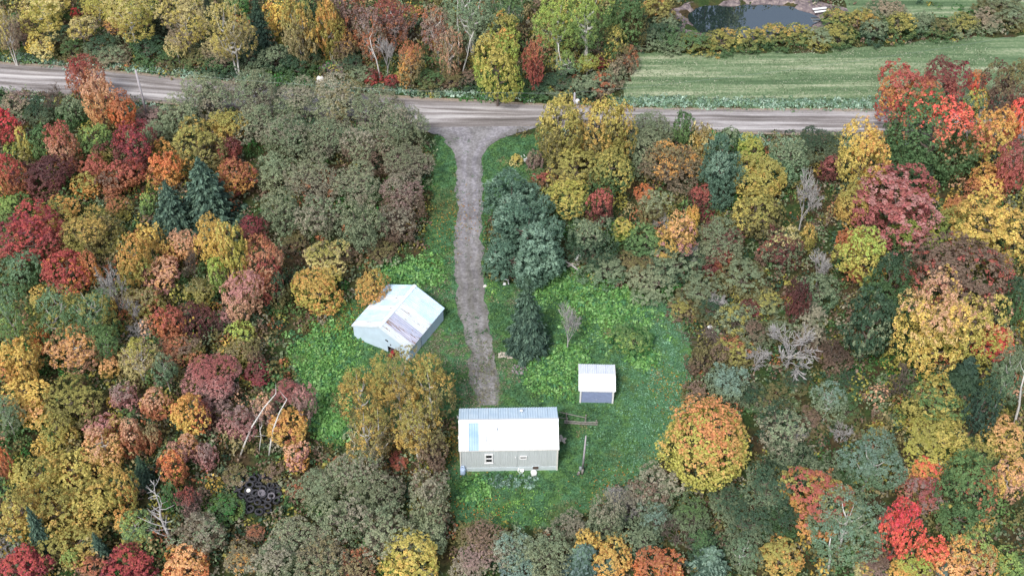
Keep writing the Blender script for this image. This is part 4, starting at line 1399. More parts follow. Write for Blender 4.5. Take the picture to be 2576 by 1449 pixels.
# kind | centre x | centre y | width | height | colours | group key | label  (points of the photograph at 2576 px)
TREES = """
# --- beyond the road, from the left
aspen|8|62|62|112|pgold/tan/ylw:.3|n|pale yellow aspen cut by the left photo edge beyond the road
aspen|108|22|132|96|pgold/ylw/ygreen:.3|n|broad pale yellow aspen at the upper left photo corner
brush|52|75|70|70|tan/mauve/brown:.3|n|thin brownish tree between the two leftmost yellow aspens
lobed|103|110|88|56|ylw/pgold/byel:.2|n|low bright yellow bush by the road at the left
shrub|190|38|22|30|bred/red|n|tiny bright red tree among the yellow aspens
aspen|203|74|82|56|pgold/tan/ylw:.3|n|small pale aspen with thin trunk right of the low yellow bush
aspen|240|14|70|50|ygreen/ylw|n|yellow green aspen touching the top edge at the left
aspen|322|34|138|118|pgold/ylw/ygreen:.3|n|yellow aspen with a leaning white trunk beyond the road
brush|292|66|54|52|rust/brown/goldo:.3|n|rusty little tree beside the leaning white aspen trunk
aspen|462|54|116|112|pgold/tan/ylw:.35|n|tall pale yellow aspen left of a gap of dark conifers
aspen|580|76|106|130|pgold/olivet/ylw:.3|n|pale gold aspen just left of the dark spruce beyond the road
aspen|556|128|86|46|pgold/tan|n|low pale gold aspen branches over the roadside shrubs
aspen|441|108|52|62|tan/pgold|n|faded tan aspen under the tall pale yellow one
maple|594|10|64|50|green/vgreen|n|green tree at the top edge above the pale gold aspen
spruce|396|50|58|130|dgreen/dark|n|dark conifer between the yellow aspens at the top
spruce|646|66|70|170|dgreen/spru|n|large dark spruce at the top edge left of the golden larches
spruce|520|30|50|100|dark/dgreen|n|dark narrow conifer behind the tall pale aspens
maple|693|42|56|76|byel/yel/goldo:.2|n|glowing yellow maple at the top beside the dark spruce
feather:grey_bark|752|78|78|150|olive/olivet/gold:.3|n|olive gold larch leaning right of the glowing yellow maple
feather:grey_bark|826|72|66|138|gold/olive/goldo:.3|n|slim golden larch with a visible pale trunk
maple|770|22|62|66|green/dgreen|n|green tree at the top edge between the two larches
brush|872|42|84|100|mauve/brown/rust:.3|n|mauve brown tree right of the slim golden larch
brush|868|118|60|70|goldo/olivet/brown:.4|n|low orange brown tree under the mauve brown one
brush:grey_bark|930|82|84|110|mauve/tan/rust:.3|n|pale mauve tree with two grey stems beyond the road
brush:grey_bark|988|48|104|118|rustr/mauve/rust:.4|n|reddish brown tree at the top centre left
brush|1030|160|66|104|rust/olivet/goldo:.3|n|rusty orange small tree at the road edge
bare|972|138|62|86|grey|n|leafless grey tree among the brown ones beyond the road
brush:white_bark|1100|72|78|118|tan/mauve/rust:.35|n|tan brown tree left of the pair of white birch trunks
brush:white_bark|1128|134|62|88|tan/olivet/peachp:.4|n|thin tan tree with a straight white trunk near the road
feather|1110|108|50|60|olive/gold|n|small olive tree wedged between the tan trees
aspen|1188|36|132|128|aspg/ggreen|n|grey green aspen with crooked white trunk at the top
aspen|1270|30|80|90|green/aspg|n|mid green tree at the top between aspen and tall lime tree
maple|1252|168|128|152|ylw/ygreen/lime:.35|n|full yellow green tree standing on the road edge
maple|1266|84|86|96|olive/lime/goldo:.2|n|olive yellow tree behind the full yellow green one
brush|1343|158|52|98|rust/rustr|n|slim rusty tree between the yellow green and the lime trees
aspen|1404|56|116|136|lime/limeg/ylw:.15|n|tall lime green poplar with a white lower trunk
aspen|1482|46|112|146|lime/green/limeg:.3|n|tall lime green poplar, right one of the two
aspen|1420|160|70|62|limeg/aspg/ylw:.1|n|low lime branches round the white poplar trunk
aspen|1478|158|56|50|limeg/ygreen|n|small yellow green tree right of the white poplar trunk
shrub|1508|160|38|40|burg/red|n|dark red bush under the right lime poplar
shrub|1448|200|28|24|rust/orange|u|small rusty bush by the foot of the lime poplars
maple|1568|44|96|116|greenm/green|n|dark green tree right of the lime poplars
maple|1548|108|64|80|olive/greenm/ylw:.25|n|olive tree with yellow tips beside the field corner
brush|1600|58|60|80|green/olived|n|dull green tree behind the field corner
feather|1652|26|82|76|olive/olived/goldo:.2|n|olive brown tree left of the pond
shrub|1576|150|60|76|olived/tan/rust:.2|u|brownish olive bush at the field corner
shrub|938|196|42|40|burg/red|u|dark red bush at the roadside below the mauve trees
shrub|985|205|40|34|red/burg|u|reddish low bush by the rusty orange tree
# shrubs under
shrub|150|100|70|60|dgreen/olived|u|dark green shrub behind the low bright yellow bush
shrub|180|125|80|44|greenm/olived|u|shrub right of the low bright yellow bush
shrub|258|122|90|60|dgreen/ggreen|u|dark shrub behind the small pale aspen
shrub|290|142|80|44|ggreen/tan|u|grey shrub by the road near the leaning aspen
shrub|374|128|96|58|dgreen/greenm|u|dark green shrub under the gap in the aspens
shrub|432|150|70|46|greenm/olived|u|shrub by the road below the tall pale aspen
shrub|500|150|84|50|olived/greenm|u|olive shrub by the road below the pale gold aspen
shrub|560|165|90|46|greenm/dgreen|u|low dark shrub where the willows meet the road
shrub|640|150|90|60|dgreen/ggreen|u|dark shrub below the large dark spruce
shrub|690|150|90|70|ggreen/dgreen|u|grey green shrub below the glowing yellow maple
shrub|745|170|90|56|dgreen/greenm|u|dark shrub below the leaning larch
shrub|780|150|60|50|dgreen/olived|u|small dark shrub between the larch trunks
shrub|890|168|60|56|dgreen/ggreen|u|dark shrub right of the bare dirt patch
shrub|905|195|70|40|ggreen/olived|u|shrub below the bare dirt patch
shrub|1075|205|80|40|greenm/olived|u|shrub right of the rusty orange roadside tree
shrub|1140|200|70|50|olived/brown|u|brownish shrub round the straight white trunk
shrub|1185|205|60|50|brown/dgreen|u|dark brown shrub left of the full yellow green tree
shrub|1350|222|80|44|dgreen/greenm|u|dark green shrub at the road right of the yellow green tree
shrub|1408|215|90|50|dgreen/ggreen|u|dark shrub round the poplar foot
shrub|1470|220|90|48|ggreen/dgreen|u|grey green shrub by the road left of the field
shrub|1520|212|80|62|ggreen/tan/rust:.15|u|grey tan shrub at the near left corner of the field
shrub|1550|185|50|60|tan/ggreen|u|tan shrub along the left side of the field
# hedge by the field and pond
shrub|1622|88|110|86|dgreen/ggreen|h|big dark green shrub at the left end of the hay field hedge
shrub|1690|104|90|58|greenm/ggreen|h|mid green shrub second from the left in the hedge
shrub|1672|66|70|60|ggreen/dgreen|h|grey green shrub left of the pond bank
shrub|1752|110|86|50|greenm/olive|h|green shrub below the left end of the pond
shrub|1815|108|90|50|olive/greenm/gold:.12|h|olive gold shrub below the pond middle
shrub|1880|102|90|50|olive/greenm/ylw:.12|h|olive yellow shrub in front of the pond
shrub|1945|94|90|56|olive/greenm/gold:.12|h|gold tipped shrub before the dark water
shrub|2005|88|80|56|olive/greenm/gold:.12|h|yellow olive shrub at the right end of the pond
shrub|2060|98|80|40|ggreen/olive|h|low grey green shrub right of the pond
shrub|2112|92|90|50|olive/greenm|h|olive shrub right of the dark pond bank track
shrub|2108|50|80|54|olive/greenm/gold:.1|h|olive shrub beside the white planks
shrub|2170|52|80|44|olive/olived/gold:.3|h|golden shrub behind the hedge right of the pond
shrub|2200|84|76|60|ggreen/dgreen|h|dark grey green shrub in the middle of the right hedge
shrub|2262|72|84|70|olive/greenm/ylw:.2|h|olive yellow shrub in the right hedge
shrub|2318|64|70|60|ggreen/aspg|h|blue grey shrub in the right hedge
shrub|2360|74|80|56|olived/greenm|h|dark olive shrub in the right hedge
shrub|2420|64|80|60|olive/ggreen|h|olive shrub right of the dark olive one
shrub|2480|56|84|56|tan/ggreen|h|tan green shrub near the right end of the hedge
shrub|2548|48|80|54|ggreen/olived|h|grey green shrub at the right end of the hedge
shrub|2238|30|100|46|tan/ggreen|h|tan shrub at the top edge above the hedge
shrub|2510|14|110|46|ggreen/olived|h|grey green shrub in the upper right photo corner
# --- south side of the road at the left
brush|213|196|92|104|rustr/rust/red:.3|w|brick red tree standing against the gravel road
brush|244|252|88|128|peachp/peach/rust:.2|w|peach coloured tree below the brick red roadside tree
maple|307|280|68|96|rust/orange|w|rusty orange tree left of the bare utility pole
bare:bark|140|256|60|72|brown|r|dark twiggy bush by the road left of the brick red tree
shrub|100|286|78|66|dgreen/ggreen|r|dark green roadside bush below the dark twiggy one
shrub|182|292|72|88|ggreen/greenm|r|green bush left of the peach coloured tree
shrub|42|272|78|68|tan/ggreen/mauve:.3|r|grey tan roadside bush at the left edge
shrub|6|246|40|46|greenm/dgreen|r|green roadside bush cut by the left edge
shrub|375|298|84|40|mauve/tan|r|mauve grey low bush round the foot of the utility pole
maple|8|318|74|90|bred/red|w|bright scarlet tree cut by the left edge below the road
maple|63|362|38|84|ylw/olive|w|slim yellow olive tree beside the scarlet one
shrub|30|380|44|44|lime/greenm|w|small lime bush below the scarlet tree
maple|98|358|58|80|greenm/green|w|green tree between the slim yellow and the russet oval tree
maple|154|366|80|102|rustr/peachp/rust:.3|w|oval russet tree with a peach foot
maple|236|354|80|78|limeg/green|w|lime green tree right of the oval russet tree
maple|256|384|52|54|burg/olive|w|small dull red tree below the lime green one
maple|335|376|114|116|crim/burg/red:.15|w|large crimson tree below the utility pole
maple|312|438|88|76|rustr/rust|w|brick red tree under the large crimson one
maple|405|380|54|56|goldo/olive|w|small gold tree right of the large crimson one
maple|418|432|94|92|orange/goldo/rust:.2|w|bright orange tree behind the twin blue spruces
maple|112|438|138|104|maroon/burg|w|wide dark maroon tree at the left
maple|24|440|70|104|red/rust|w|red tree left of the wide dark maroon one
maple|214|466|64|60|olive/goldo|w|olive tree right of the dark maroon one
maple|236|424|74|66|rustr/rust|w|rusty red tree between the maroon and crimson trees
maple|276|464|64|62|brown/rust|w|brown red tree left of the bright orange one
maple|165|420|62|44|rust/brown|w|small rust tree behind the wide maroon one
maple|500|366|134|126|olive/olived/gold:.15|w|rounded olive tree below the grey willows
maple|568|322|98|84|olive/gold|w|olive yellow tree at the foot of the grey willows
maple|580|378|56|72|burg/rustr|w|dusky red pointed tree right of the rounded olive one
maple|590|444|92|92|rust/goldo/rustr:.3|w|rust coloured tree right of the blue spruces
spruce|426|530|124|166|spru/spru/spruh:.35|w|blue green spruce, left and lower of the twin pair
spruce|510|488|156|200|spru/spru/spruh:.35|w|blue green spruce, right and taller of the twin pair
# grey willows
brush|520|235|142|104|gbrush/gtan/ggreen:.4|b|grey willow of the driveway stand, second from the left in the row along the road
brush|640|228|142|98|gbrush/gtan/ggreen:.4|b|grey willow of the driveway stand, third from the left in the row along the road
brush|745|246|146|100|gtan/gbrush/ggreen:.4|b|grey willow of the driveway stand, fourth from the left in the row along the road
brush|850|246|146|100|gtan/gbrush/olivet:.2|b|grey willow of the driveway stand, fifth from the left in the row along the road
brush|950|274|140|110|gbrush/gtan/ggreen:.4|b|grey willow of the driveway stand, rightmost in the row along the road
brush|1016|318|124|118|gtan/gbrush/ggreen:.4|b|grey willow of the driveway stand, at the corner of road and driveway
brush|448|290|112|104|gbrush/ggreen|b|grey willow of the driveway stand, first from the left in the row along the road
brush|394|336|90|64|ggreen/gbrush|b|grey willow of the driveway stand, lowest at the left end near the utility pole
brush|636|312|130|110|gbrush/gtan/ggreen:.4|b|grey willow of the driveway stand, just right of the olive yellow tree
brush|726|340|150|120|gtan/gbrush/ggreen:.4|b|grey willow of the driveway stand, second from the left in its middle row
brush|826|346|146|120|gbrush/gtan/ggreen:.4|b|grey willow of the driveway stand, third from the left in its middle row
brush|926|370|146|116|gtan/brown/gbrush:.4|b|grey willow of the driveway stand, fourth from the left in its middle row
brush|1024|410|140|116|gbrush/gtan/mauve:.2|b|grey willow of the driveway stand, beside the upper driveway verge
brush|690|430|116|108|ggreen/gbrush|b|grey willow of the driveway stand, low left beside the rust coloured tree
brush|786|446|142|118|gbrush/gtan/rust:.12|b|grey willow of the driveway stand, in its third row, left of centre
brush|900|460|136|118|gbrush/gtan/ggreen:.4|b|grey willow of the driveway stand, in its third row, right of centre
brush|1010|494|138|112|gtan/brown/mauve:.3|b|brownish willow at the driveway side of the dense stand
brush|706|530|112|104|gbrush/ggreen|b|grey willow of the driveway stand, bottom row left, above the two tone yellow tree
brush|806|548|128|112|ggreen/gbrush/gtan:.4|b|grey willow of the driveway stand, bottom row middle, behind the barn
brush|904|566|126|116|gbrush/ggreen|b|grey willow of the driveway stand, bottom row right, behind the barn
brush|998|570|116|100|gtan/brown|b|dark brownish willow nearest the driveway in the dense stand
shrub|1030|572|30|36|byel/gold|b|tiny yellow sapling at the edge of the dense stand
shrub|960|630|90|60|olived/brown|b|dull bush above the barn at the edge of the willows
shrub|740|610|80|60|olived/brown|b|dark bush above the two tone yellow tree
shrub|880|650|70|60|brown/olived|b|brown bush left above the barn
shrub|700|740|60|90|dgreen/olived|w|dark green bush behind the rust coloured row of trees
# --- western wood
maple|24|528|68|62|limeg/green|w|lime green tree at the left edge below the red and maroon pair
maple|52|506|46|40|green/limeg|w|small green tree beside the lime green left edge one
maple|80|592|170|118|crim/rustr/red:.35|w|big dark red tree near the left edge
brush|140|540|106|88|olive/gold/goldo:.2|w|olive gold airy tree above the big dark red one
brush|222|586|134|122|gold/olived/olive:.4|w|wide olive gold airy tree right of the big dark red one
maple|163|684|112|112|red/rustr/orange:.2|w|bright rose red round tree below the big dark red one
maple|228|676|52|78|rust/goldo|w|narrow rust tree right of the rose red round one
maple|295|520|66|60|rust/olive|w|rust olive tree left of the twin spruces
maple|372|520|40|60|limeg/green|w|lime sliver of a tree left of the twin spruces
maple|44|688|120|100|aspg/greenm|w|blue green round tree left of the rose red one
aspen|24|800|98|142|aspg/green/limeg:.3|w|tall green poplar at the left edge
aspen|140|790|124|124|aspg/green/olive:.2|w|green poplar with gold top, left of two
aspen|226|792|126|130|aspg/greenm/olive:.2|w|green poplar with olive crest, right of two
aspen|264|862|78|86|green/greenm|w|low green poplar branches beside the leafless grey trees
maple|104|744|62|50|gold/olive|w|gold tree top behind the left green poplar
maple|180|740|62|40|gold/olive|w|gold tree top behind the two green poplars
maple|270|770|44|54|ylw/gold|w|bright gold small tree at the right of the green poplars
maple|50|912|112|118|yel/gold/goldo:.2|w|golden yellow tree at the left edge
maple|64|984|120|66|yel/gold|w|golden yellow tree just below another at the left edge
lobed:white_bark|188|880|128|112|peach/peachp/goldo:.25|w|pale peach tree with white limbs left of centre wood
maple|98|850|46|72|goldo/orange|w|small orange gold tree behind the pale peach one
maple|276|922|56|50|peach/gold|w|small peach gold tree right of the pale peach one
aspen|346|894|92|96|ygreen/pgold/tan:.2|w|pale yellow green aspen with a straight white trunk
aspen|412|926|58|78|ggreen/aspg|w|small grey green aspen right of the pale yellow green one
bare|286|730|70|116|grey|w|leafless grey tree right of the rose red round one
bare|334|786|66|76|grey|w|leafless grey tree in the middle of three
bare|352|832|62|52|grey|w|lowest leafless grey tree of three
maple|365|762|92|84|olivet/olive/rust:.2|w|olive brown round tree right of the leafless ones
maple|338|655|92|122|goldo/gold/olive:.3|w|amber tree left of the peach and gold group
lobed|376|600|66|74|yel/gold|w|bright gold tree below the left blue spruce
lobed|406|692|92|78|peachp/pink/peach:.3|w|pinkish peach tree below the amber one
lobed|466|616|74|78|peachp/peach|w|thin peach tree below the blue spruces
maple|424|640|48|64|gold/rust|w|gold brown tree left of the thin peach one
lobed|531|606|74|112|gold/yel|w|tall gold tree below the right blue spruce
lobed|586|640|70|144|ylw/ygreen/gold:.3|w|long yellow tree with a lime foot
bare:bark|484|668|54|76|brown|w|dark leafless tree under the thin peach one
maple|500|736|66|64|olived/olive|w|dark olive tree in the gap below the thin peach one
maple|546|694|50|82|lime/limeg|w|lime green slim tree in the gap left of the pink tree
lobed|607|744|104|112|pink/peachp|w|dusty pink tree left of the dark bush
lobed|566|800|58|52|pink/mauve|w|small pink grey tree below the dusty pink one
maple|664|652|96|118|rust/peachp/rustr:.3|w|rust coloured tree in the right row of the wood
maple|672|722|72|80|rust/rustr/peachp:.3|w|rust coloured low tree under its twin in the right row
maple|634|574|68|66|crim/burg|w|small crimson tree above the rust coloured row
brush|490|806|100|84|burg/maroon|w|dull burgundy airy tree in mid wood
maple|421|814|76|84|rustr/rust/orange:.2|w|red orange tree left of the dull burgundy one
maple|440|880|92|62|rust/brown|w|brown rust tree below the red orange one
maple|474|884|84|72|brown/olive/rust:.2|w|brown olive tree below the dull burgundy one
maple|606|840|68|64|lime/olive|w|lime topped tree below the dusty pink one
maple|590|896|86|74|olivet/olive|w|tan olive tree below the lime topped one
maple|533|950|134|96|pinkr/pink|w|broad rose pink tree in the lower wood
lobed|536|996|110|60|pink/mauve|w|dusty pink tree under the broad rose pink one
maple|650|940|70|58|burg/crim|w|dull crimson tree at the bright green clearing edge
maple|640|890|50|60|olived/brown|w|dark tree left of the bright green weeds
maple|182|1018|142|84|olive/olived|w|olive dome below the pale peach tree
aspen|15|1040|78|84|aspg/ggreen|w|green aspen with white limbs at the left edge
lobed:white_bark|88|1042|76|58|peach/yel|w|little peach tree with a pale stem below the golden ones
maple|145|1084|98|90|olive/ylw/gold:.2|w|olive yellow tree below the little peach one
maple|105|1128|42|50|yel/gold|w|small bright gold tree top on the big olive yellow mass
lobed:white_bark|262|1118|128|118|peachp/gold/peach:.3|w|broad tan peach tree with white forked limbs
maple|326|1100|66|90|peachp/rust|w|rusty peach tree right of the white forked one
maple|258|1072|76|48|pink/rust|w|pinkish tree behind the white forked one
maple|95|1198|118|112|olive/ylw/gold:.25|w|olive yellow tree of the big clump, highest at its left
maple|190|1186|130|112|ylw/olive/gold:.25|w|olive yellow tree of the big clump, second from the left at its top
maple|56|1290|112|120|olive/gold/ylw:.25|w|olive yellow tree of the big clump, leftmost, near the photo edge
maple|150|1290|130|120|olive/ylw/gold:.25|w|olive yellow tree of the big clump, above the lower left spruce
maple|238|1272|126|112|ylw/olive/gold:.3|w|olive yellow tree of the big clump, in the middle right
maple|306|1226|84|112|gold/olive/goldo:.2|w|olive yellow tree of the big clump, rightmost, below the white forked tree
maple|200|1366|110|96|olive/gold|w|olive yellow tree of the big clump, between the two small spruces
maple|130|1380|90|80|olive/olived|w|olive yellow tree of the big clump, low beside the lower left spruce
maple|8|1166|44|104|orange/rust|w|orange rust tree cut by the lower left edge
maple|318|1310|60|60|goldo/gold|w|amber tree at the right foot of the big olive clump
spruce|93|1334|70|146|spru/spru/spruh:.3|w|dark green spruce at the lower left
spruce|246|1376|54|92|spru/spru/spruh:.3|w|small blue spruce right of the lower left one
aspen|340|1328|102|74|limeg/aspg|w|pale lime aspen at the lower left
maple|345|1386|94|62|olive/greenm|w|olive green tree under the pale lime aspen
spruce|356|1186|58|96|dgreen/spru|w|dark green conifer behind the dead white snag
shrub|432|1256|50|84|greenm/vgreen|w|dark green bush right of the dead white snag
maple|430|1180|74|86|orange/rust/goldo:.2|w|vivid orange tree right of the dead snag top
lobed|466|1128|94|66|peachp/pink/peach:.3|w|pinkish peach tree above the vivid orange one
maple|520|1146|54|64|mauve/pink|w|mauve tree left of the leaning birches
maple|476|1042|92|104|goldo/yel/orange:.2|w|round golden orange tree in the lower wood
maple|520|1050|40|70|burg/maroon|w|dark crimson sliver behind the round golden orange tree
maple|390|1016|78|84|peachp/rust/gold:.2|w|peach rust tree left of the round golden orange one
lobed|312|1000|66|68|mauve/pink|w|mauve tree above the broad tan peach one
maple|322|1046|48|38|green/ggreen|w|small green tree under the mauve one
maple|378|1102|54|68|olivet/rust|w|rust olive tree right of the rusty peach one
lobed|600|1062|94|88|mauve/pink|w|mauve tree left of the first leaning birch
lobed|722|984|78|60|pinkr/pink|w|rose coloured crown at the top of the leaning birches
lobed|766|1010|60|88|pink/mauve|w|pink grey crown right of the leaning birches
maple|726|1076|104|94|goldo/gold/rust:.25|w|amber crown behind the leaning birches
maple|746|1150|72|66|peachp/goldo/pink:.3|w|pinkish low tree at the foot of the leaning birches
brush|664|1030|64|74|peachp/mauve|w|faded peach crown between the leaning birches
maple|466|1424|116|82|peach/orange/goldo:.2|w|peach orange tree on the bottom edge at the left
maple|325|1438|140|74|red/crim|w|rose red tree on the bottom edge at the left
maple|58|1432|130|68|red/crim|w|rose red tree in the lower left photo corner
brush|508|1340|142|122|gtan/tan/ggreen:.2|s|round grey tan willow below the tyre heap
maple|236|1424|82|62|rust/brown|w|rusty brown tree on the bottom edge by the small blue spruce
shrub|22|1378|68|58|grey/gtan|w|grey bush at the lower left edge
maple|182|1408|48|54|limeg/olive|w|small lime tree on the bottom edge between the spruces
shrub|562|1284|112|60|vgreen/limeg/greenm:.3|s|vivid green bush left of the tyre heap
brush|474|1262|58|76|rustr/mauve|w|reddish thin tree left of the vivid green bush
brush|640|1340|50|40|rust/brown|s|small rust bush below the tyre heap
# --- south west willows
brush|890|1188|152|112|ggreen/gbrush/gtan:.3|s|grey green willow south west of the house, topmost, under the golden aspens
brush|800|1222|122|104|ggreen/gbrush|s|grey green willow south west of the house, upper left, right of the tyre heap
brush|962|1242|134|112|gbrush/ggreen/gtan:.3|s|grey green willow south west of the house, upper right
brush|856|1298|150|112|gbrush/ggreen/gtan:.3|s|grey green willow south west of the house, in the middle
brush|1082|1250|112|128|gtan/gbrush/brown:.2|s|grey green willow south west of the house, rightmost, by the lawn edge
brush|968|1342|150|112|gbrush/gtan/ggreen:.3|s|grey green willow south west of the house, above the large yellow tree
brush|1070|1344|124|96|gbrush/ggreen|s|grey green willow south west of the house, lower right by the lawn
brush|738|1346|120|100|gbrush/gtan/ggreen:.3|s|grey green willow south west of the house, lower left below the tyre heap
brush|690|1412|130|92|gtan/gbrush/ggreen:.3|s|grey green willow south west of the house, on the bottom edge
brush|808|1408|142|98|olivet/gtan/gbrush:.4|s|olive tan willow on the bottom edge
brush|892|1428|104|70|olivet/brown/rust:.2|s|brown olive bush on the bottom edge left of the yellow tree
brush|612|1404|96|84|olivet/gtan/goldo:.15|s|tan bush on the bottom edge right of the peach orange tree
maple|1027|1406|168|104|ylw/ygreen/yel:.3|s|large yellow tree on the bottom edge at centre
brush|1090|1134|84|104|olived/brown|s|dull brown olive bush between golden aspens and house
shrub|1000|1160|56|46|rustr/rust|s|small rust red bush at the foot of the golden aspens
shrub|690|1190|70|60|brown/olived|s|brown bush above the tyre heap
shrub|748|1240|60|60|rust/brown|s|rusty brown bush right of the tyre heap
shrub|590|1200|70|60|olived/tan|s|olive tan bush left of the tyre heap
# golden aspens by the barn
aspen|903|988|126|142|olive/olived/gold:.3|g|golden aspen at the left of the clump in front of the barn
aspen|1000|962|134|150|olive/gold/olivet:.3|g|golden aspen in the middle of the clump in front of the barn
aspen|1082|970|126|142|olive/olived/gold:.35|g|golden aspen at the right of the clump in front of the barn
aspen|936|1088|118|130|olive/olivet/gold:.35|g|golden aspen low on the left of the clump
aspen|1046|1076|122|124|olive/gold/olivet:.3|g|golden aspen low on the right of the clump
maple|936|724|80|88|gold/goldo/olive:.3|g|round gold tree leaning over the left barn eave
lobed|816|652|112|84|olive/pgold/olivet:.3|g|olive yellow top growing above the gold tree left of the barn
maple|800|728|126|92|gold/ygreen/goldo:.3|g|gold and lime tree standing left of the barn
# --- east of the driveway
maple|1404|330|116|164|ylw/olived/olive:.4|m|tall yellow tree at the driveway mouth, left stem
maple|1500|326|122|150|ylw/olived/gold:.3|m|tall yellow tree at the driveway mouth, middle stem
maple|1556|330|78|140|ylw/olive/gold:.3|m|tall yellow tree at the driveway mouth, right stem
maple|1450|414|156|122|olive/olived/ylw:.3|m|low yellow boughs under the left tall yellow tree
maple|1534|434|112|114|olive/greenm/ylw:.3|m|low yellow green boughs under the right tall yellow tree
maple|1424|498|122|84|ygreen/greenm/ylw:.4|m|yellow green round tree right of the big pine
shrub|1298|404|34|30|ylw/pgold|m|tiny yellow sapling beside the broken white chair
shrub|1345|402|42|48|tan/mauve|m|dry tan bush left of the tall yellow trees
shrub|1370|455|60|50|rustr/olived|m|reddish bush at the foot of the tall yellow tree
brush|1640|322|110|78|ggreen/gbrush|m|grey green willow by the road right of the yellow trees
brush|1626|372|106|96|gbrush/ggreen|m|grey green willow below the roadside one
maple|1722|326|56|80|greenm/green|m|small deep green tree against the gravel road
lobed|1766|346|62|78|olivet/gold/pgold:.3|m|thin yellow tan tree against the gravel road
brush|1690|414|136|118|olivet/tan/goldo:.25|m|olive tan tree with orange tints right of the yellow trees
soft|1812|432|116|150|pineh/pineb/pineb:.35|m|blue green pine near the road
maple|1830|350|58|60|ggreen/greenm|m|round grey green tree against the road edge
maple|1886|372|66|68|ygreen/lime|m|bright lime topped small tree near the road
maple|1908|444|132|118|olive/ylw/gold:.15|m|rounded olive yellow tree, upper of two stacked
maple|1900|536|126|114|olive/olived/ylw:.25|m|olive yellow tree, lower of two stacked
brush|1984|402|104|92|ggreen/aspg|m|grey green tree left of the bright yellow maple
brush|2060|364|112|60|dgreen/ggreen|m|dark green bush along the road left of the bright yellow maple
maple|2086|422|58|62|pinkr/burg|m|dusty rose small tree beside the bright yellow maple
bare|2026|502|80|130|grey|m|leafless grey tree right of the olive yellow pair
soft|1292|516|170|150|pineh/pineb/pineb:.35|m|big blue green pine by the driveway, topmost crown
soft|1326|596|180|160|pineh/pineb/pineb:.35|m|big blue green pine by the driveway, middle crown
soft|1296|660|150|110|pineh/pineb/pineb:.35|m|big blue green pine by the driveway, lowest left crown
soft|1382|660|84|90|pineh/pineb/pineb:.35|m|small blue green pine at the lawn edge
spruce|1326|800|116|214|dgreen/spru/spruh:.25|m|dark spruce standing alone on the lawn
bare|1430|820|72|104|grey|m|leafless grey shrub on the lawn beside the spruce
shrub|1590|856|100|84|green/vgreen/limeg:.2|m|soft green lone shrub in the middle of the lawn
maple|1513|522|66|86|rustr/burg|m|brick red oval tree east of the big pine
maple|1620|488|54|34|orange/rust|m|orange tree top behind the thicket
maple|1566|576|64|50|ylw/lime|m|small lemon yellow tree in the thicket
maple|1625|606|94|84|green/greenm|m|green round tree right of the lemon yellow one
brush|1484|602|112|112|ggreen/dgreen|t|dark grey green bush right of the big pine
shrub|1476|646|70|60|brown/ggreen|t|brown bush above the fallen trunk
shrub|1520|682|104|84|ggreen/aspg|t|grey green round bush at the top edge of the lawn
brush|1650|526|80|76|gbrush/olived|t|grey bush behind the green round tree
bare|1664|566|58|56|grey|t|small leafless grey bush in the upper thicket
lobed|1706|590|100|104|peach/gold/pink:.3|t|peach and gold tree in the upper thicket
maple|1741|548|34|54|goldo/byel|t|narrow orange gold tree in the upper thicket
shrub|1783|543|46|36|crim/burg|t|deep crimson bush below the brick red one
maple|1768|496|68|58|rustr/burg|t|brick red tree above the deep crimson bush
brush|1812|608|118|96|ggreen/gbrush/burg:.15|t|grey green bush with red berries of colour in the upper thicket
shrub|1780|680|48|40|burg/crim|t|magenta red bush in the middle of the thicket
shrub|1822|656|48|52|rustr/rust|t|rust red bush right of the magenta one
shrub|1680|666|134|84|ggreen/dgreen|t|wide grey green bush at the upper lawn edge
shrub|1600|670|80|70|olived/brown|t|brown olive bush above the lawn
shrub|1740|640|90|70|dgreen/ggreen|t|dark bush below the peach and gold tree
shrub|1640|716|118|62|gbrush/ggreen|t|grey bush touching the upper right lawn edge
shrub|1766|742|112|76|ggreen/olived|t|dull green bush below the magenta one
shrub|1716|780|70|50|olive/brown|t|olive bush touching the right lawn corner
brush|1974|622|96|94|pgold/ggreen/burg:.35|t|pale yellow bush mottled with dark red
maple|2032|600|40|58|gold/olive|t|narrow gold tree right of the mottled bush
shrub|1930|640|56|66|rustr/brown|t|dull red bush left of the mottled one
shrub|1862|700|118|80|ggreen/olived|t|grey olive bush left of the maroon strip
shrub|1885|772|50|36|burg/crim|t|dark crimson bush in the mid thicket
shrub|1930|760|70|56|olive/ggreen|t|olive bush right of the dark crimson one
shrub|1848|802|92|80|ggreen/gbrush/olive:.2|t|round grey green bush above the brush pile
shrub|1792|786|90|60|dgreen/olived|t|dark green bush left above the brush pile
shrub|1850|886|100|68|olive/olived/rust:.15|t|olive bush below the brush pile
shrub|1760|910|60|70|olived/brown|t|brown bush at the right lawn edge
shrub|1810|900|60|60|brown/olived|t|brown bush below the brush pile
shrub|1900|848|70|70|brown/ggreen|t|brown grey bush right of the brush pile
bare|2062|676|76|90|grey|t|leafless grey sapling left of the lime maple
shrub|2060|740|90|90|ggreen/aspg|t|blue grey bush under the leafless sapling
brush|2006|752|56|114|maroon/burg|t|dark maroon bush in a vertical strip
shrub|2036|800|80|70|gtan/ggreen|t|pale grey bush right of the dark maroon strip
bare|1990|880|144|130|grey|t|large leafless pale grey bush in the thicket
shrub|2040|860|70|80|gtan/brown|t|grey tan bush behind the large leafless one
shrub|1956|830|80|60|ggreen/olived|t|dull green bush above the large leafless one
feather|1828|966|94|84|aspb/ggreen|t|pale blue green soft bush above the round orange maple
shrub|1750|990|70|60|brown/olived|t|brown bush at the lawn edge above the round orange maple
shrub|1890|1000|80|60|dgreen/ggreen|t|dark bush right of the pale blue green one
aspen|2086|1004|86|84|aspb/ggreen|t|pale blue green young aspen in the thicket
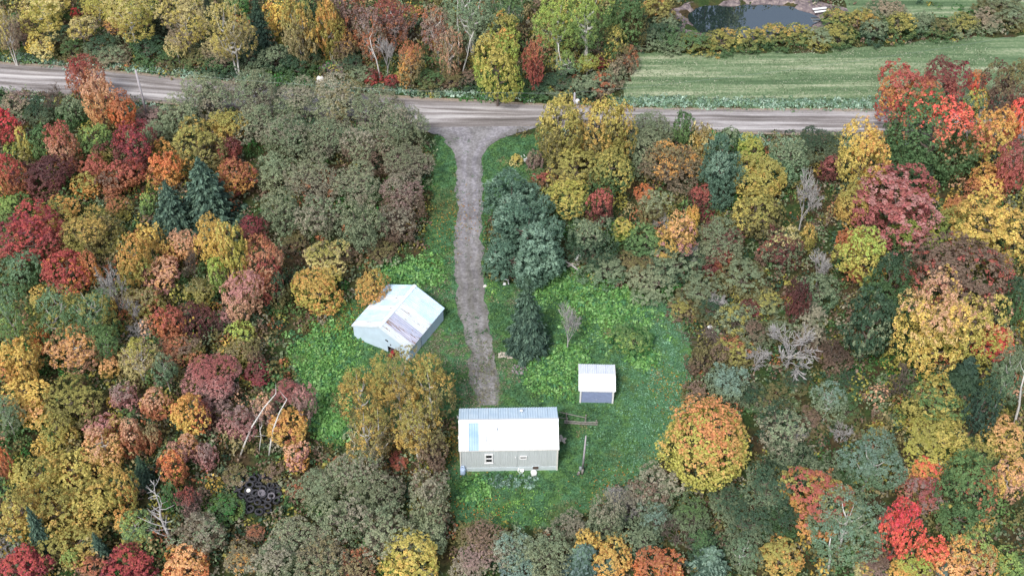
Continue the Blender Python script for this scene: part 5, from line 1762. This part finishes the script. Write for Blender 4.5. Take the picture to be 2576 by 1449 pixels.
shrub|1950|1014|110|70|olived/greenm|t|olive green bush left of the young aspen
shrub|2040|1060|90|60|brown/olived|t|brown bush below the young aspen
shrub|2130|1040|80|70|greenm/olived|t|green bush right of the young aspen
shrub|2000|960|80|60|dgreen/olived|t|dark bush at the foot of the large leafless one
shrub|2140|960|90|70|dgreen/greenm|t|dark green bush below the dark green tree wall
shrub|2100|900|80|80|dbrown/brown|t|dark brown bush right of the large leafless one
# round maple and dark bushes south east
round|1780|1120|216|196|peachr/ygreen/ygreen:.24|k|large round maple, orange on top and lime below, by the lawn
brush|1962|1082|124|102|ggreen/gtan/dgreen:.3|k|grey green bush right of the large round maple
brush|1992|1164|134|104|ggreen/dgreen|k|dark grey green bush in the dip right of the round maple
brush|2072|1192|112|84|ggreen/greenm|k|dark grey green bush left of the silver aspens
brush|1930|1236|122|110|dgreen/ggreen|k|dark green bush below the round maple, rightmost
brush|1880|1316|116|104|dgreen/ggreen|k|dark green bush in the hollow below the round maple
brush|1972|1310|104|96|dgreen/greenm|k|dark green bush left of the red orange maple
brush|1824|1260|96|84|dgreen/ggreen|k|dark bush just under the round maple
brush|1660|1230|130|116|gtan/ggreen/brown:.2|k|tan grey bush left of the round maple
brush|1586|1262|100|92|gtan/grey/ggreen:.3|k|grey bush at the lower lawn corner
brush|1530|1298|90|100|gtan/ggreen|k|grey bush at the bottom right of the lawn
brush|1648|1306|86|86|aspb/ggreen|k|blue grey bush below the tan grey one
brush|1742|1300|88|90|green/ggreen|k|mid green bush below the round maple
brush|1608|1366|112|92|ggreen/dgreen|k|dark grey green bush above the rust tree on the bottom edge
brush|1520|1340|84|60|ggreen/gtan|k|grey bush above the gold pair
bare:bark|1702|1344|96|66|mauve|k|purple grey twiggy bush in the dark thicket
brush|1770|1372|88|74|greenm/dgreen|k|deep green bush right of the purple grey twigs
maple|1474|1374|62|74|gold/yel|k|gold tree on the bottom edge, smaller left of two
maple|1536|1396|112|100|gold/goldo/olive:.2|k|gold tree on the bottom edge, larger right of two
pine|1466|1424|116|90|spruh/spru/blue:.4|k|blue green pine in front of the gold pair
pine|1534|1440|72|56|spruh/spru/blue:.4|k|low blue green pine right of the one before the gold pair
maple|1665|1434|124|60|rust/orange/goldo:.2|k|rusty orange tree on the bottom edge right of centre
pine|1790|1416|100|92|spruh/spru/aspb:.4|k|blue green pine on the bottom edge right of the rusty orange tree
aspen|1872|1394|88|82|aspg/ggreen|k|pale green aspen on the bottom edge
brush|1372|1392|122|92|ggreen/gbrush|k|grey green bush on the bottom edge below the lawn
brush|1284|1376|104|78|aspb/gtan/ggreen:.3|k|blue grey bush below the lawn
brush|1310|1434|96|60|aspb/blue|k|blue grey bush on the bottom edge below the lawn
brush|1210|1352|106|72|brown/olived|k|brown bush at the lower left lawn corner
brush|1190|1410|100|76|mauve/gtan|k|mauve grey bush right of the large yellow tree
brush|1440|1330|90|60|gtan/ggreen|k|grey bush at the lower lawn edge
# --- eastern wood
maple|2282|236|150|146|rustr/goldo/red:.35|e|big russet tree by the field, left half
maple|2378|214|118|126|burg/rustr/crim:.4|e|dark red tree by the field, right of the russet one
maple|2172|392|126|158|yel/ylw/goldo:.25|e|bright yellow maple at the road edge
maple|2144|516|84|102|olive/gold|e|olive gold tree under the bright yellow maple
round|2348|338|204|196|salm/greenm/greenm:.42|e|large maple turning from green to salmon red
maple|2274|424|126|90|greenm/dgreen|e|dark green boughs left under the large salmon maple
maple|2536|222|114|156|olived/brown/burg:.15|e|dark brown green tree at the right edge by the field
maple|2456|206|42|54|orange/salm|e|small orange tree top between the dark red and brown trees
maple|2456|268|54|78|ygreen/greenm/goldo:.3|e|lime tree behind the large salmon maple
maple|2562|304|54|106|salm/orange|e|salmon orange tree cut by the right edge
maple|2492|342|114|134|goldo/ylw/rust:.25|e|amber tree right of the large salmon maple
maple|2488|454|108|86|goldo/rust/yel:.3|e|orange gold tree under the amber one
maple|2546|422|84|122|pinkr/rustr|e|rosy red tree at the right edge
maple|2250|522|222|146|pinkr/pinkr/pink:.3|e|broad dusty rose tree below the large salmon maple
maple|2142|604|76|54|rust/orange|e|rusty orange boughs left under the broad rose tree
maple|2490|586|192|164|yel/ylw/gold:.3|e|broad yellow tree at the right edge
lobed|2166|640|114|116|lime/ygreen/ylw:.2|e|bright lime maple under the broad rose tree
lobed|2276|592|86|72|lime/green|e|lime tree right of the bright lime maple
lobed|2342|592|60|54|ygreen/lime|e|small lime tree below the broad rose tree
maple|2392|560|70|84|olive/limeg|e|olive lime tree left of the broad yellow one
maple|2412|522|72|64|rust/goldo|e|rust orange tree between the rose and the yellow ones
lobed|2152|690|34|44|goldo/rust|e|small orange sprig under the bright lime maple
maple|2410|698|244|138|brown/brown/rustr:.2|e|wide brown domed tree in the eastern wood
maple|2236|704|100|130|dgreen/greenm|e|dark green tree left of the wide brown dome
maple|2190|812|122|170|dgreen/dgreen/ggreen:.2|e|tall dark green tree on the thicket edge
maple|2262|790|90|120|greenm/dgreen|e|dark green tree behind the yellow and pink maple
maple|2310|650|60|50|dgreen/ggreen|e|dark green tree between lime and brown ones
lobed|2338|822|190|214|peachp/ylw/yel:.3|e|large open maple, pink gold on top and yellow below, left half
lobed|2452|824|156|166|peachp/ygreen/ylw:.3|e|large open maple, pink gold on top and lime below, right half
maple|2502|862|104|80|salm/orange/bred:.3|e|glowing salmon red maple near the right edge
aspen|2540|936|96|138|ggreen/aspg|e|grey green poplar at the right edge with white trunk
maple|2560|760|60|130|dgreen/greenm|e|dark green tree at the right edge below the broad yellow one
pine|2432|942|90|110|spru/dgreen|e|small dark blue green pine under the salmon red maple
bare:bark|2266|962|96|86|mauve|e|mauve leafless tree below the large open maple
lobed|2352|1012|154|126|ylw/olive/green:.3|e|olive yellow tree left of the white poplar trunk
lobed|2350|1112|146|120|olive/ygreen/ylw:.3|e|olive yellow tree with grey forked trunk, lower of two
maple|2472|1024|84|138|dgreen/spru|e|very dark green tree behind the white poplar trunk
lobed|2520|1098|118|68|peach/ylw|e|peach yellow tree near the right edge
maple|2460|1140|90|60|olive/greenm|e|olive green tree under the peach yellow one
lobed:grey_bark|2538|1200|112|116|peach/yel/peachp:.3|e|peach and yellow tree with forked pale trunk at the right edge
maple|2440|1226|150|154|green/greenm/rust:.12|e|big green maple with rusty tips at the right
maple|2412|1310|120|104|greenm/green/ylw:.15|e|green maple below the big rusty tipped one
maple|2330|1188|86|56|salm/yel/goldo:.4|e|small tree with salmon top and yellow skirt
maple|2320|1248|116|98|pinkr/rust/mauve:.4|e|dusky mauve red tree above the scarlet ones
lobed|2264|1334|112|146|bred/salm/red:.2|e|tall scarlet red maple at the lower right
lobed|2346|1386|82|76|salm/orange|e|salmon scarlet maple right of the tall scarlet one
aspen|2192|1166|164|146|aspb/aspg|e|silver green aspen with white limbs, upper of two
aspen|2130|1316|194|178|aspb/aspg/ggreen:.3|e|silver green aspen with white limbs, lower of two
maple|2062|1262|190|128|rustr/goldo/olive:.2|e|wide red orange maple behind the lower silver aspen
maple|1962|1402|112|98|olive/gold/goldo:.2|e|olive gold tree on the bottom edge left of the silver aspen
maple|2452|1392|116|112|limeg/peachp/goldo:.4|e|green and orange maple at the bottom right
maple|2544|1420|84|70|limeg/green|e|lime green tree in the lower right photo corner
maple|2392|1426|80|60|peach/goldo|e|peach gold tree on the bottom edge under the scarlet ones
maple|2296|1432|86|54|lime/ylw|e|lime yellow tree on the bottom edge at the right
maple|2196|1414|90|80|brown/mauve/gold:.15|e|dull mauve brown tree right of the lower silver aspen
feather|2172|1436|60|40|pgold/ggreen|e|pale grey green bush on the bottom edge
spruce|2374|1438|44|60|spru/blue|e|small blue spruce top on the bottom edge
maple|2260|1440|60|40|goldo/ylw|e|gold bush on the bottom edge below the scarlet maple
# trees past the pond, seen as reflections
bare|1546|1256|56|70|grey|k|thin grey upright twigs at the lower right lawn corner
bare|1990|1092|70|54|grey|k|pale grey twigs behind the grey green bush right of the round maple
bare|1735|640|48|46|grey|t|thin grey twigs between peach tree and dark bush in the upper thicket
bare|1905|905|64|60|grey|t|low grey twigs left below the large leafless bush
bare|1800|760|56|48|grey|t|low grey twigs above the brush pile
bare|2120|1090|60|56|grey|t|low grey twigs under the green bush right of the young aspen
"""
GROUPS = {
    'n': "trees of the wood beyond the road", 'w': "autumn trees of the western wood", 'b': "grey willows of the stand west of the driveway",
    's': "grey willows south west of the house", 'e': "autumn trees of the eastern wood", 't': "bushes of the thicket east of the clearing",
    'h': "hedge shrubs along the hay field", 'm': "trees and bushes east of the driveway", 'k': "dark bushes south east of the clearing", 'r': "roadside bushes", 'g': "golden aspens by the barn", 'u': "shrubs under the wood beyond the road", 'p': "trees behind the pond",
}
for ln in TREES.strip().splitlines():
    ln = ln.strip()
    if not ln or ln.startswith('#'):
        continue
    f = [x.strip() for x in ln.split('|')]
    kind, bark = (f[0].split(':') + [None])[:2]
    plant(kind, float(f[1]), float(f[2]), float(f[3]), float(f[4]), f[5], f[7], GROUPS[f[6]], bark)

for k, (dx, dy, R_, V_, kd, pl, lb) in enumerate(((-8.5, 9.5, 3.4, 6.0, 'maple', 'dgreen/greenm', "dark green tree behind the pond, left of the row"), (-4.6, 8.8, 3.0, 6.6, 'maple', 'greenm/dgreen', "dark green tree behind the pond, middle of the row"), (-1.2, 9.6, 2.6, 5.0, 'brush', 'dgreen/ggreen', "dark green tree behind the pond, right of the row"))):
    P = np.array([POND[0] + dx, POND[1] + dy, V_ * (1 + CLEAR[kd]) + .3])
    s_ = pxm(P)
    dd_ = P - np.array([0, 0, CAM_H])
    b_ = -(dd_[1] * SP + dd_[2] * CP) if False else (dd_[1] * SP + dd_[2] * CP)
    u_, v_ = CX + P[0] * s_, CY - b_ * s_
    dep = math.atan2(CAM_H - P[2], math.hypot(P[0], P[1]))
    plant(kd, u_, v_, 2 * R_ * s_ / 1.1, 2 * math.hypot(V_ * math.cos(dep), R_ * math.sin(dep)) * s_ / 1.1, pl, lb, GROUPS['p'])
# the dead white snag
sb, st = gp(440, 1378), None
e = empty("bare_tree", sb, 0, "dead white snag leaning beside the vivid orange tree", "tree", GROUPS['w'])
segs = []
r2 = random.Random(12)
pts = [Vector((0, 0, -.1)), Vector((-.15, .1, 1.5)), Vector((-.4, .2, 3.0)), Vector((-.45, .2, 4.6)), Vector((-.2, .2, 6.2)), Vector((-.3, .3, 8.0)), Vector((-.1, .4, 9.6))]
rad = [.17, .15, .12, .09, .07, .04, .02]
for k in range(6):
    segs.append((*pts[k], *pts[k + 1], rad[k], rad[k + 1]))
obj("trunk", tubes_np("trunk", segs, 7), M['grey_bark'], e)
segs = []
for k in range(26):
    t_ = r2.uniform(1.6, 5.9)
    i = int(t_)
    p = pts[i] + (pts[i + 1] - pts[i]) * (t_ - i)
    a = r2.uniform(0, 6.28)
    d = Vector((math.cos(a), math.sin(a), r2.uniform(.1, .8)))
    L = r2.uniform(.4, 1.4) * (1.3 - t_ / 8)
    q = p + d * L * .55
    w_ = q + (d + Vector((r2.gauss(0, .3), r2.gauss(0, .3), .2))) * L * .5
    segs += [(*p, *q, .05, .03), (*q, *w_, .03, .012)]
    w2 = q + (d + Vector((r2.gauss(0, .6), r2.gauss(0, .6), .3))) * L * .35
    segs.append((*q, *w2, .025, .01))
for c_, L in ((1.9, 1.6), (2.5, 2.0)):
    p = pts[int(c_)]
    q = p + Vector((-L * .5, -.2, .9))
    w_ = p + Vector((-L, -.1, 1.3 + L * .2))
    segs += [(*p, *q, .055, .045), (*q, *w_, .045, .015), (*q, *(q + Vector((-.3, .1, .9))), .03, .012), (*q, *(q + Vector((.2, .3, .9))), .025, .01)]
obj("branches", tubes_np("branches", segs, 4), M['grey_bark'], e)["kind"] = "stuff"

# leaning white birches: the stems show below the pink crowns
for k, (bu, bv, tu, tv, h, lb) in enumerate(((603, 1148, 694, 990, 6.6, "white birch stem leaning right, left of the leaning pair"), (676, 1148, 722, 1004, 6.2, "white birch stem leaning right, right of the leaning pair"), (652, 1136, 660, 1068, 3.6, "short thin birch stem between the leaning pair"), (958, 206, 930, 96, 6.5, "white birch stem by the dark red roadside bush"), (1153, 170, 1152, 6, 8, "straight white birch stem left of the grey green aspen"), (1160, 198, 1192, 80, 6.2, "crooked white birch stem near the full yellow green tree"), (1413, 206, 1405, 110, 5.5, "white poplar stem at the foot of the lime green trees"), (2544, 1092, 2578, 940, 9, "white poplar stem at the right photo edge"), (887, 1150, 896, 1085, 3, "pale aspen stem at the left foot of the golden clump"), (2080, 1449, 2090, 1350, 5, "grey aspen stem on the bottom edge under the lower silver aspen"))):
    b0, t0 = Vector(gp(bu, bv)), Vector(gp(tu, tv, h))
    md = (b0 * .55 + t0 * .45) + Vector((-.28 if k < 2 else .1, 0, .35))
    m2 = (b0 * .25 + t0 * .75) + Vector((-.2 if k < 2 else -.1, 0, .3))
    r_ = (.095, .09, .055, .10, .085, .085, .13, .13, .09, .12)[k]
    e = empty("birch_tree", b0, 0, lb, "tree", GROUPS['w'] if k < 3 else (GROUPS['n'] if k < 7 else GROUPS['e']))
    MB().tube([Vector((0, 0, -.1)), (md - b0) * .5 + Vector((0, 0, .1)), md - b0, m2 - b0, t0 - b0], [r_, r_ * .92, r_ * .8, r_ * .65, r_ * .4], 7).build("trunk", M['white_bark'], e, True)
    for j in range(4):
        mb = MB()
        p = (m2 - b0) * (.7 + .1 * j) if j < 3 else (t0 - b0)
        d = Vector((random.uniform(-1, 1), random.uniform(-1, 1), random.uniform(.4, 1)))
        mb.tube([p, p + d * .45, p + d * .8 + Vector((0, 0, .2))], [.03, .02, .008], 4)
        mb.build("branch", M['white_bark'], e)

# ------------------------------------------------------------------ low growth: nobody could count it
rng = np.random.default_rng(99)


def wpoly(pts):
    return [tuple(gp(*p)[:2]) for p in pts]


def lownoise(x, y, s, seed):
    r2 = np.random.default_rng(seed)
    o = np.zeros_like(x)
    for k in range(7):
        a = r2.uniform(0, 6.28)
        f = 2 * np.pi / (s * r2.uniform(.6, 1.8))
        o += np.sin((x * np.cos(a) + y * np.sin(a)) * f + r2.uniform(0, 6.28))
    return o / 7 ** .5


LAWNW, FIELDW = wpoly(LAWN), wpoly(FIELD)
MEADW = wpoly([(2125, 52), (2120, 10), (2080, -60), (2500, -140), (3200, -160), (3200, 60), (2560, 40), (2300, 55)])
ROADW = wpoly(ROAD_T + ROAD_B[::-1])
DRVW = wpoly(DRV_L + DRV_R[::-1])
HOUSEW = [(HX - 4.8, HY - 2.6), (HX + 4.8, HY - 2.6), (HX + 4.8, HY + 2.7), (HX - 4.8, HY + 2.7)]
SHEDW = [(6.5, 82.5), (10.1, 82.5), (10.1, 86), (6.5, 86)]
cb_, sb_ = math.cos(BYAW), math.sin(BYAW)
BARNW = [(BX + a * cb_ - b * sb_, BY + a * sb_ + b * cb_) for a, b in ((-3.3, -3.4), (3.3, -3.4), (3.3, 3.4), (-3.3, 3.4))]
TYREW = [(gp(648, 1247)[0] + 2.3 * math.cos(a), gp(648, 1247)[1] + 2.6 * math.sin(a)) for a in np.linspace(0, 6.28, 20)]


def tufts(name, x, y, h, rad, cols, nl, label, size, upright=.3, z0=0.0):
    """leafy clumps at x, y: nl leaves each inside a dome of height h and radius rad"""
    n = len(x)
    w = np.repeat(np.arange(n), nl)
    m = len(w)
    a, rr = rng.uniform(0, 6.283, m), np.sqrt(rng.random(m))
    zz = np.sqrt(np.clip(1 - rr ** 2 * .95, 0, 1)) * rng.uniform(.45, 1.05, m)
    c = np.stack([x[w] + np.cos(a) * rr * rad[w], y[w] + np.sin(a) * rr * rad[w], z0 + zz * h[w]], 1)
    nn = unit(np.stack([np.cos(a) * rr, np.sin(a) * rr, np.full(m, .7)], 1) + rng.normal(0, .45, (m, 3)))
    dr = rng.normal(size=(m, 3))
    dr[:, 2] += upright * 3
    V, F = leaf_quads(c, nn, size * rng.uniform(.6, 1.4, m), 1.5, dr)
    k = rng.uniform(.9, 1.1, (m, 1)) if name == 'hay_stubble' else rng.uniform(.65, 1.35, (m, 1))
    cc = np.clip((cols[w] * .86 + cols[w].mean(1, keepdims=True) * .14) * k * (1.32 if name in ('grass', 'weeds') else 1.12), 0, .9)
    cc = np.concatenate([cc, np.ones((m, 1))], 1)
    me = mesh_np(name, V, F, {"col": ('FLOAT_COLOR', np.repeat(cc, 2, axis=0))})
    return tag(obj(name, me, M['tuft']), label, None, kind="stuff")


def pick(names, n, probs=None):
    A = np.array([lin(PAL.get(k, k)) for k in names])
    return A[rng.choice(len(names), n, p=probs)]


# undergrowth over the whole forest floor
N = 27000
yy = rng.uniform(48, 205, N * 2)
keep = rng.random(N * 2) < np.clip(1.25 - (yy - 48) / 260, .4, 1)
yy = yy[keep][:N]
xx = rng.uniform(-1, 1, len(yy)) * (yy * .30 + 44)
bad = inside(xx, yy, LAWNW) | inside(xx, yy, FIELDW) | inside(xx, yy, MEADW) & (rng.random(len(xx)) < .8) | inside(xx, yy, ROADW) | inside(xx, yy, DRVW) | inside(xx, yy, BARNW) | inside(xx, yy, TYREW) | (pond_d(xx, yy) < 1.3)
xx, yy = xx[~bad], yy[~bad]
n = len(xx)
nz = lownoise(xx, yy, 16, 4)
n2 = lownoise(xx, yy, 6, 9)
cols = pick(['dgreen', 'olived', 'brown', 'ggreen', 'greenm', 'olive', 'gtan', 'rust'], n, [.16, .2, .16, .18, .12, .06, .10, .02])
g = pick(['vgreen', 'greenm', 'green'], n)
cols = np.where((nz > .9)[:, None], g * .9, cols)
h = np.clip(.75 + .45 * n2 + rng.uniform(-.25, .4, n), .15, 1.9)
tufts("undergrowth", xx, yy, h, rng.uniform(.45, 1.05, n), cols, 24, "tangled undergrowth covering the forest floor", .2)

# taller saplings and brush filling the woods between the trees
N = 5200
yy = rng.uniform(52, 215, N)
xx = rng.uniform(-1, 1, N) * (yy * .30 + 40)
wood = wpoly([(-400, 330), (380, 340), (470, 420), (640, 560), (700, 820), (700, 1130), (580, 1180), (480, 1449), (-400, 1500)]), wpoly([(-300, -60), (1680, -60), (1540, 180), (1380, 195), (760, 150), (460, 120), (-300, 80)]), wpoly([(2130, 300), (2900, 280), (2900, 1600), (1950, 1449), (2180, 1100), (2100, 700)]), wpoly([(1380, 440), (2120, 380), (2120, 560), (1680, 620), (1480, 620)])
ok = np.zeros(N, bool)
for w_ in wood:
    ok |= inside(xx, yy, w_)
ok &= ~(inside(xx, yy, ROADW) | inside(xx, yy, LAWNW) | inside(xx, yy, FIELDW) | (pond_d(xx, yy) < 1.5))
xx, yy = xx[ok], yy[ok]
n = len(xx)
cols = pick(['olived', 'olivet', 'brown', 'greenm', 'rust', 'olive', 'ggreen', 'peachp', 'gold', 'green'], n, [.18, .17, .07, .12, .05, .14, .10, .05, .05, .07])
tufts("understory", xx, yy, rng.uniform(1.2, 3.6, n), rng.uniform(.7, 1.4, n), cols, 80, "mixed saplings and brush filling the gaps of the wood", .2)

# grass and weeds of the clearing
N = 30000
A = np.array(LAWNW)
xx = rng.uniform(A[:, 0].min() - 1, A[:, 0].max() + 1, N)
yy = rng.uniform(A[:, 1].min() - 1, A[:, 1].max() + 1, N)
ok = inside(xx, yy, LAWNW) & ~inside(xx, yy, HOUSEW) & ~inside(xx, yy, SHEDW) & ~inside(xx, yy, BARNW)
dv = inside(xx, yy, DRVW)
ok &= ~(dv & (rng.random(N) > np.clip((95 - yy) / 9, .02, .8)))
xx, yy = xx[ok], yy[ok]
n = len(xx)
east = np.clip((xx - 6) / 8, 0, 1) * np.clip((yy - 66) / 6, 0, 1)
deep = pick(['34573a', '44683e', '517648', '46663a', '3c6038'], n)
teal = pick(['507a5c', '5e8a68', '6e9878', '48704f'], n)
cols = np.where((rng.random(n) < east)[:, None], teal, deep)
# rank bright weeds in patches
for u, v, r, k in ((1480, 735, 5.5, .8), (1400, 700, 3.5, .8), (1395, 945, 3.4, .9), (1620, 900, 1.6, .8), (820, 880, 5, .9), (790, 985, 5, .95), (850, 1060, 3, .8), (1060, 690, 3, .8), (1000, 690, 2.5, .8), (1195, 1240, 1.7, .7), (1300, 1280, 3, .4), (1550, 1300, 1.8, .4), (1440, 905, 2, .8), (1130, 860, 2, .4), (1520, 740, 4, .6), (1240, 720, 1.5, .6)):
    p = gp(u, v)
    d = np.hypot(xx - p[0], (yy - p[1]) * .8) / r
    sel = rng.random(n) < k * np.clip(1.5 - d * 1.3, 0, 1)
    cols = np.where(sel[:, None], pick(['64943f', '78a648', '588a40', '8cb258'], n), cols)
dry = (lownoise(xx, yy, 5, 21) > 1.15) & (rng.random(n) < .6)
cols = np.where(dry[:, None], pick(['7a7a50', '6a6a45', '8a8560'], n), cols)
for u, v, r in ((1118, 888, 2.2), (1105, 722, 2.0), (1215, 955, 2.6), (1222, 880, 1.6), (1275, 935, 1.6), (1205, 1010, 2.2), (1090, 850, 1.4), (1300, 760, 1.2), (1160, 905, 1.6)):
    p = gp(u, v)
    d = np.hypot(xx - p[0], (yy - p[1]) * .7) / r
    sel = rng.random(n) < .85 * np.clip(1.4 - d * 1.2, 0, 1)
    cols = np.where(sel[:, None], pick(['77735f', '86826e', '6b6a52', '6a7450'], n), cols)
edge = np.clip(lownoise(xx, yy, 4, 5), -1, 1)
h = .10 + .09 * np.clip(edge, 0, 1) + rng.uniform(0, .08, n)
tufts("grass", xx, yy, h, rng.uniform(.22, .5, n), cols, 9, "uneven grass and rank weeds of the clearing", .095, .3, .02)
# taller broad leaves of weeds
N = 2600
pw = [(1480, 735, 4.5), (1400, 700, 3), (1395, 945, 2.8), (1620, 900, 1.2), (820, 880, 4), (790, 985, 4), (850, 1060, 2), (1060, 690, 2.4), (1000, 690, 2), (1560, 790, 4), (1195, 1240, 1.2), (1440, 905, 1.6)]
w = rng.integers(0, len(pw), N)
Pc = np.array([gp(u, v)[:2] for u, v, r in pw])
rr = np.array([r for _, _, r in pw])
xx = Pc[w, 0] + rng.normal(0, .5, N) * rr[w]
yy = Pc[w, 1] + rng.normal(0, .5, N) * rr[w]
ok = ~(inside(xx, yy, DRVW) | inside(xx, yy, HOUSEW) | inside(xx, yy, SHEDW) | inside(xx, yy, BARNW) | inside(xx, yy, ROADW))
xx, yy = xx[ok], yy[ok]
n = len(xx)
tufts("weeds", xx, yy, rng.uniform(.25, .6, n), rng.uniform(.3, .55, n), pick(['5c8c44', '6c9c4e', '528444', '44744a', '78a25e'], n), 12, "bright leafy weeds in patches of the clearing", .2)
# blue green plants along the house front
n = 60
xx = rng.uniform(-2.2, 2.6, n) + HX
yy = HY - 3.0 - rng.random(n) * 1.3
tufts("house_plants", xx, yy, rng.uniform(.2, .5, n), rng.uniform(.2, .35, n), pick(['7a9a8a', '8aa898', '5f8070', '48784a'], n), 14, "blue green leafy plants along the house front", .15)
# roadside weeds on both sides
def along(pts, off, n, spread):
    Wp = np.array([gp(*p)[:2] for p in pts])
    L = np.r_[0, np.cumsum(np.linalg.norm(np.diff(Wp, axis=0), axis=1))]
    t_ = rng.uniform(0, L[-1], n)
    x = np.interp(t_, L, Wp[:, 0])
    y = np.interp(t_, L, Wp[:, 1]) + off + rng.normal(0, spread, n)
    return x, y


x1, y1 = along([(0, 157), (460, 196), (1060, 246), (1350, 260)], 1.0, 900, .45)
x2, y2 = along([(1540, 268), (2200, 275), (2650, 275)], .9, 1000, .5)
x3, y3 = along([(0, 238), (460, 268), (760, 300), (1040, 334)], -1.2, 700, .5)
x4, y4 = along([(1380, 322), (1800, 336), (2200, 348), (2650, 352)], -1.2, 800, .5)
xx, yy = np.r_[x1, x2, x3, x4], np.r_[y1, y2, y3, y4]
n = len(xx)
tufts("roadside_weeds", xx, yy, rng.uniform(.15, .5, n), rng.uniform(.3, .6, n), pick(['7fa088', '90b09a', '6a8c70', '74906a', 'a4bca8'], n), 12, "green and pale weeds along both road edges", .17)
# stubble rows of the hay field
N = 16000
xx = rng.uniform(8, 62, N)
yy = rng.uniform(124, 185, N)
ok = inside(xx, yy, FIELDW)
xx, yy = xx[ok], yy[ok]
n = len(xx)
row = np.sin((yy - xx * .05) * 2 * np.pi / 2.6 + 1.2 * lownoise(xx, yy, 30, 3))
cols = np.where((rng.random(n) < .42 + .5 * row)[:, None], pick(['9da288', 'aeb097', '8d9a78'], n), pick(['5a7450', '66805a', '546c4a'], n))
tufts("hay_stubble", xx, yy, rng.uniform(.03, .07, n), rng.uniform(.5, 1.1, n), cols, 6, "mown stubble of the hay field", .10, .1, .03)

# fallen leaves on the grass below the nearest trees and along the wood edges
N = 5200
src = [(1000, 1120, 5.5, .28), (1780, 1200, 5.0, .12), (940, 790, 3.0, .08), (830, 800, 3.0, .06), (1160, 1120, 3.0, .08), (1440, 470, 3.5, .1), (1110, 560, 4.5, .1), (1200, 1300, 3.5, .06), (1560, 1240, 3.5, .06), (1700, 980, 3.0, .06)]
w = rng.choice(len(src), N, p=np.array([s_[3] for s_ in src]) / sum(s_[3] for s_ in src))
Pc = np.array([gp(a, b)[:2] for a, b, _, _ in src])
rr = np.array([s_[2] for s_ in src])
xx = Pc[w, 0] + rng.normal(0, .55, N) * rr[w]
yy = Pc[w, 1] + rng.normal(0, .55, N) * rr[w]
ok = ~(inside(xx, yy, HOUSEW) | inside(xx, yy, SHEDW) | inside(xx, yy, BARNW))
xx, yy = xx[ok], yy[ok]
n = len(xx)
V, F = leaf_quads(np.stack([xx, yy, rng.uniform(.1, .2, n)], 1), unit(np.array([0, 0, 1.]) + rng.normal(0, .25, (n, 3))), rng.uniform(.06, .15, n), 1.3)
cc = np.concatenate([pick(['b8863c', '9a6a38', 'c09a4a', '8a5a3a', 'a89a50'], n), np.ones((n, 1))], 1)
tag(obj("fallen_leaves", mesh_np("fallen_leaves", V, F, {"col": ('FLOAT_COLOR', np.repeat(cc, 2, axis=0))}), M['tuft']), "scattered yellow and brown fallen leaves on the grass", None, kind="stuff")
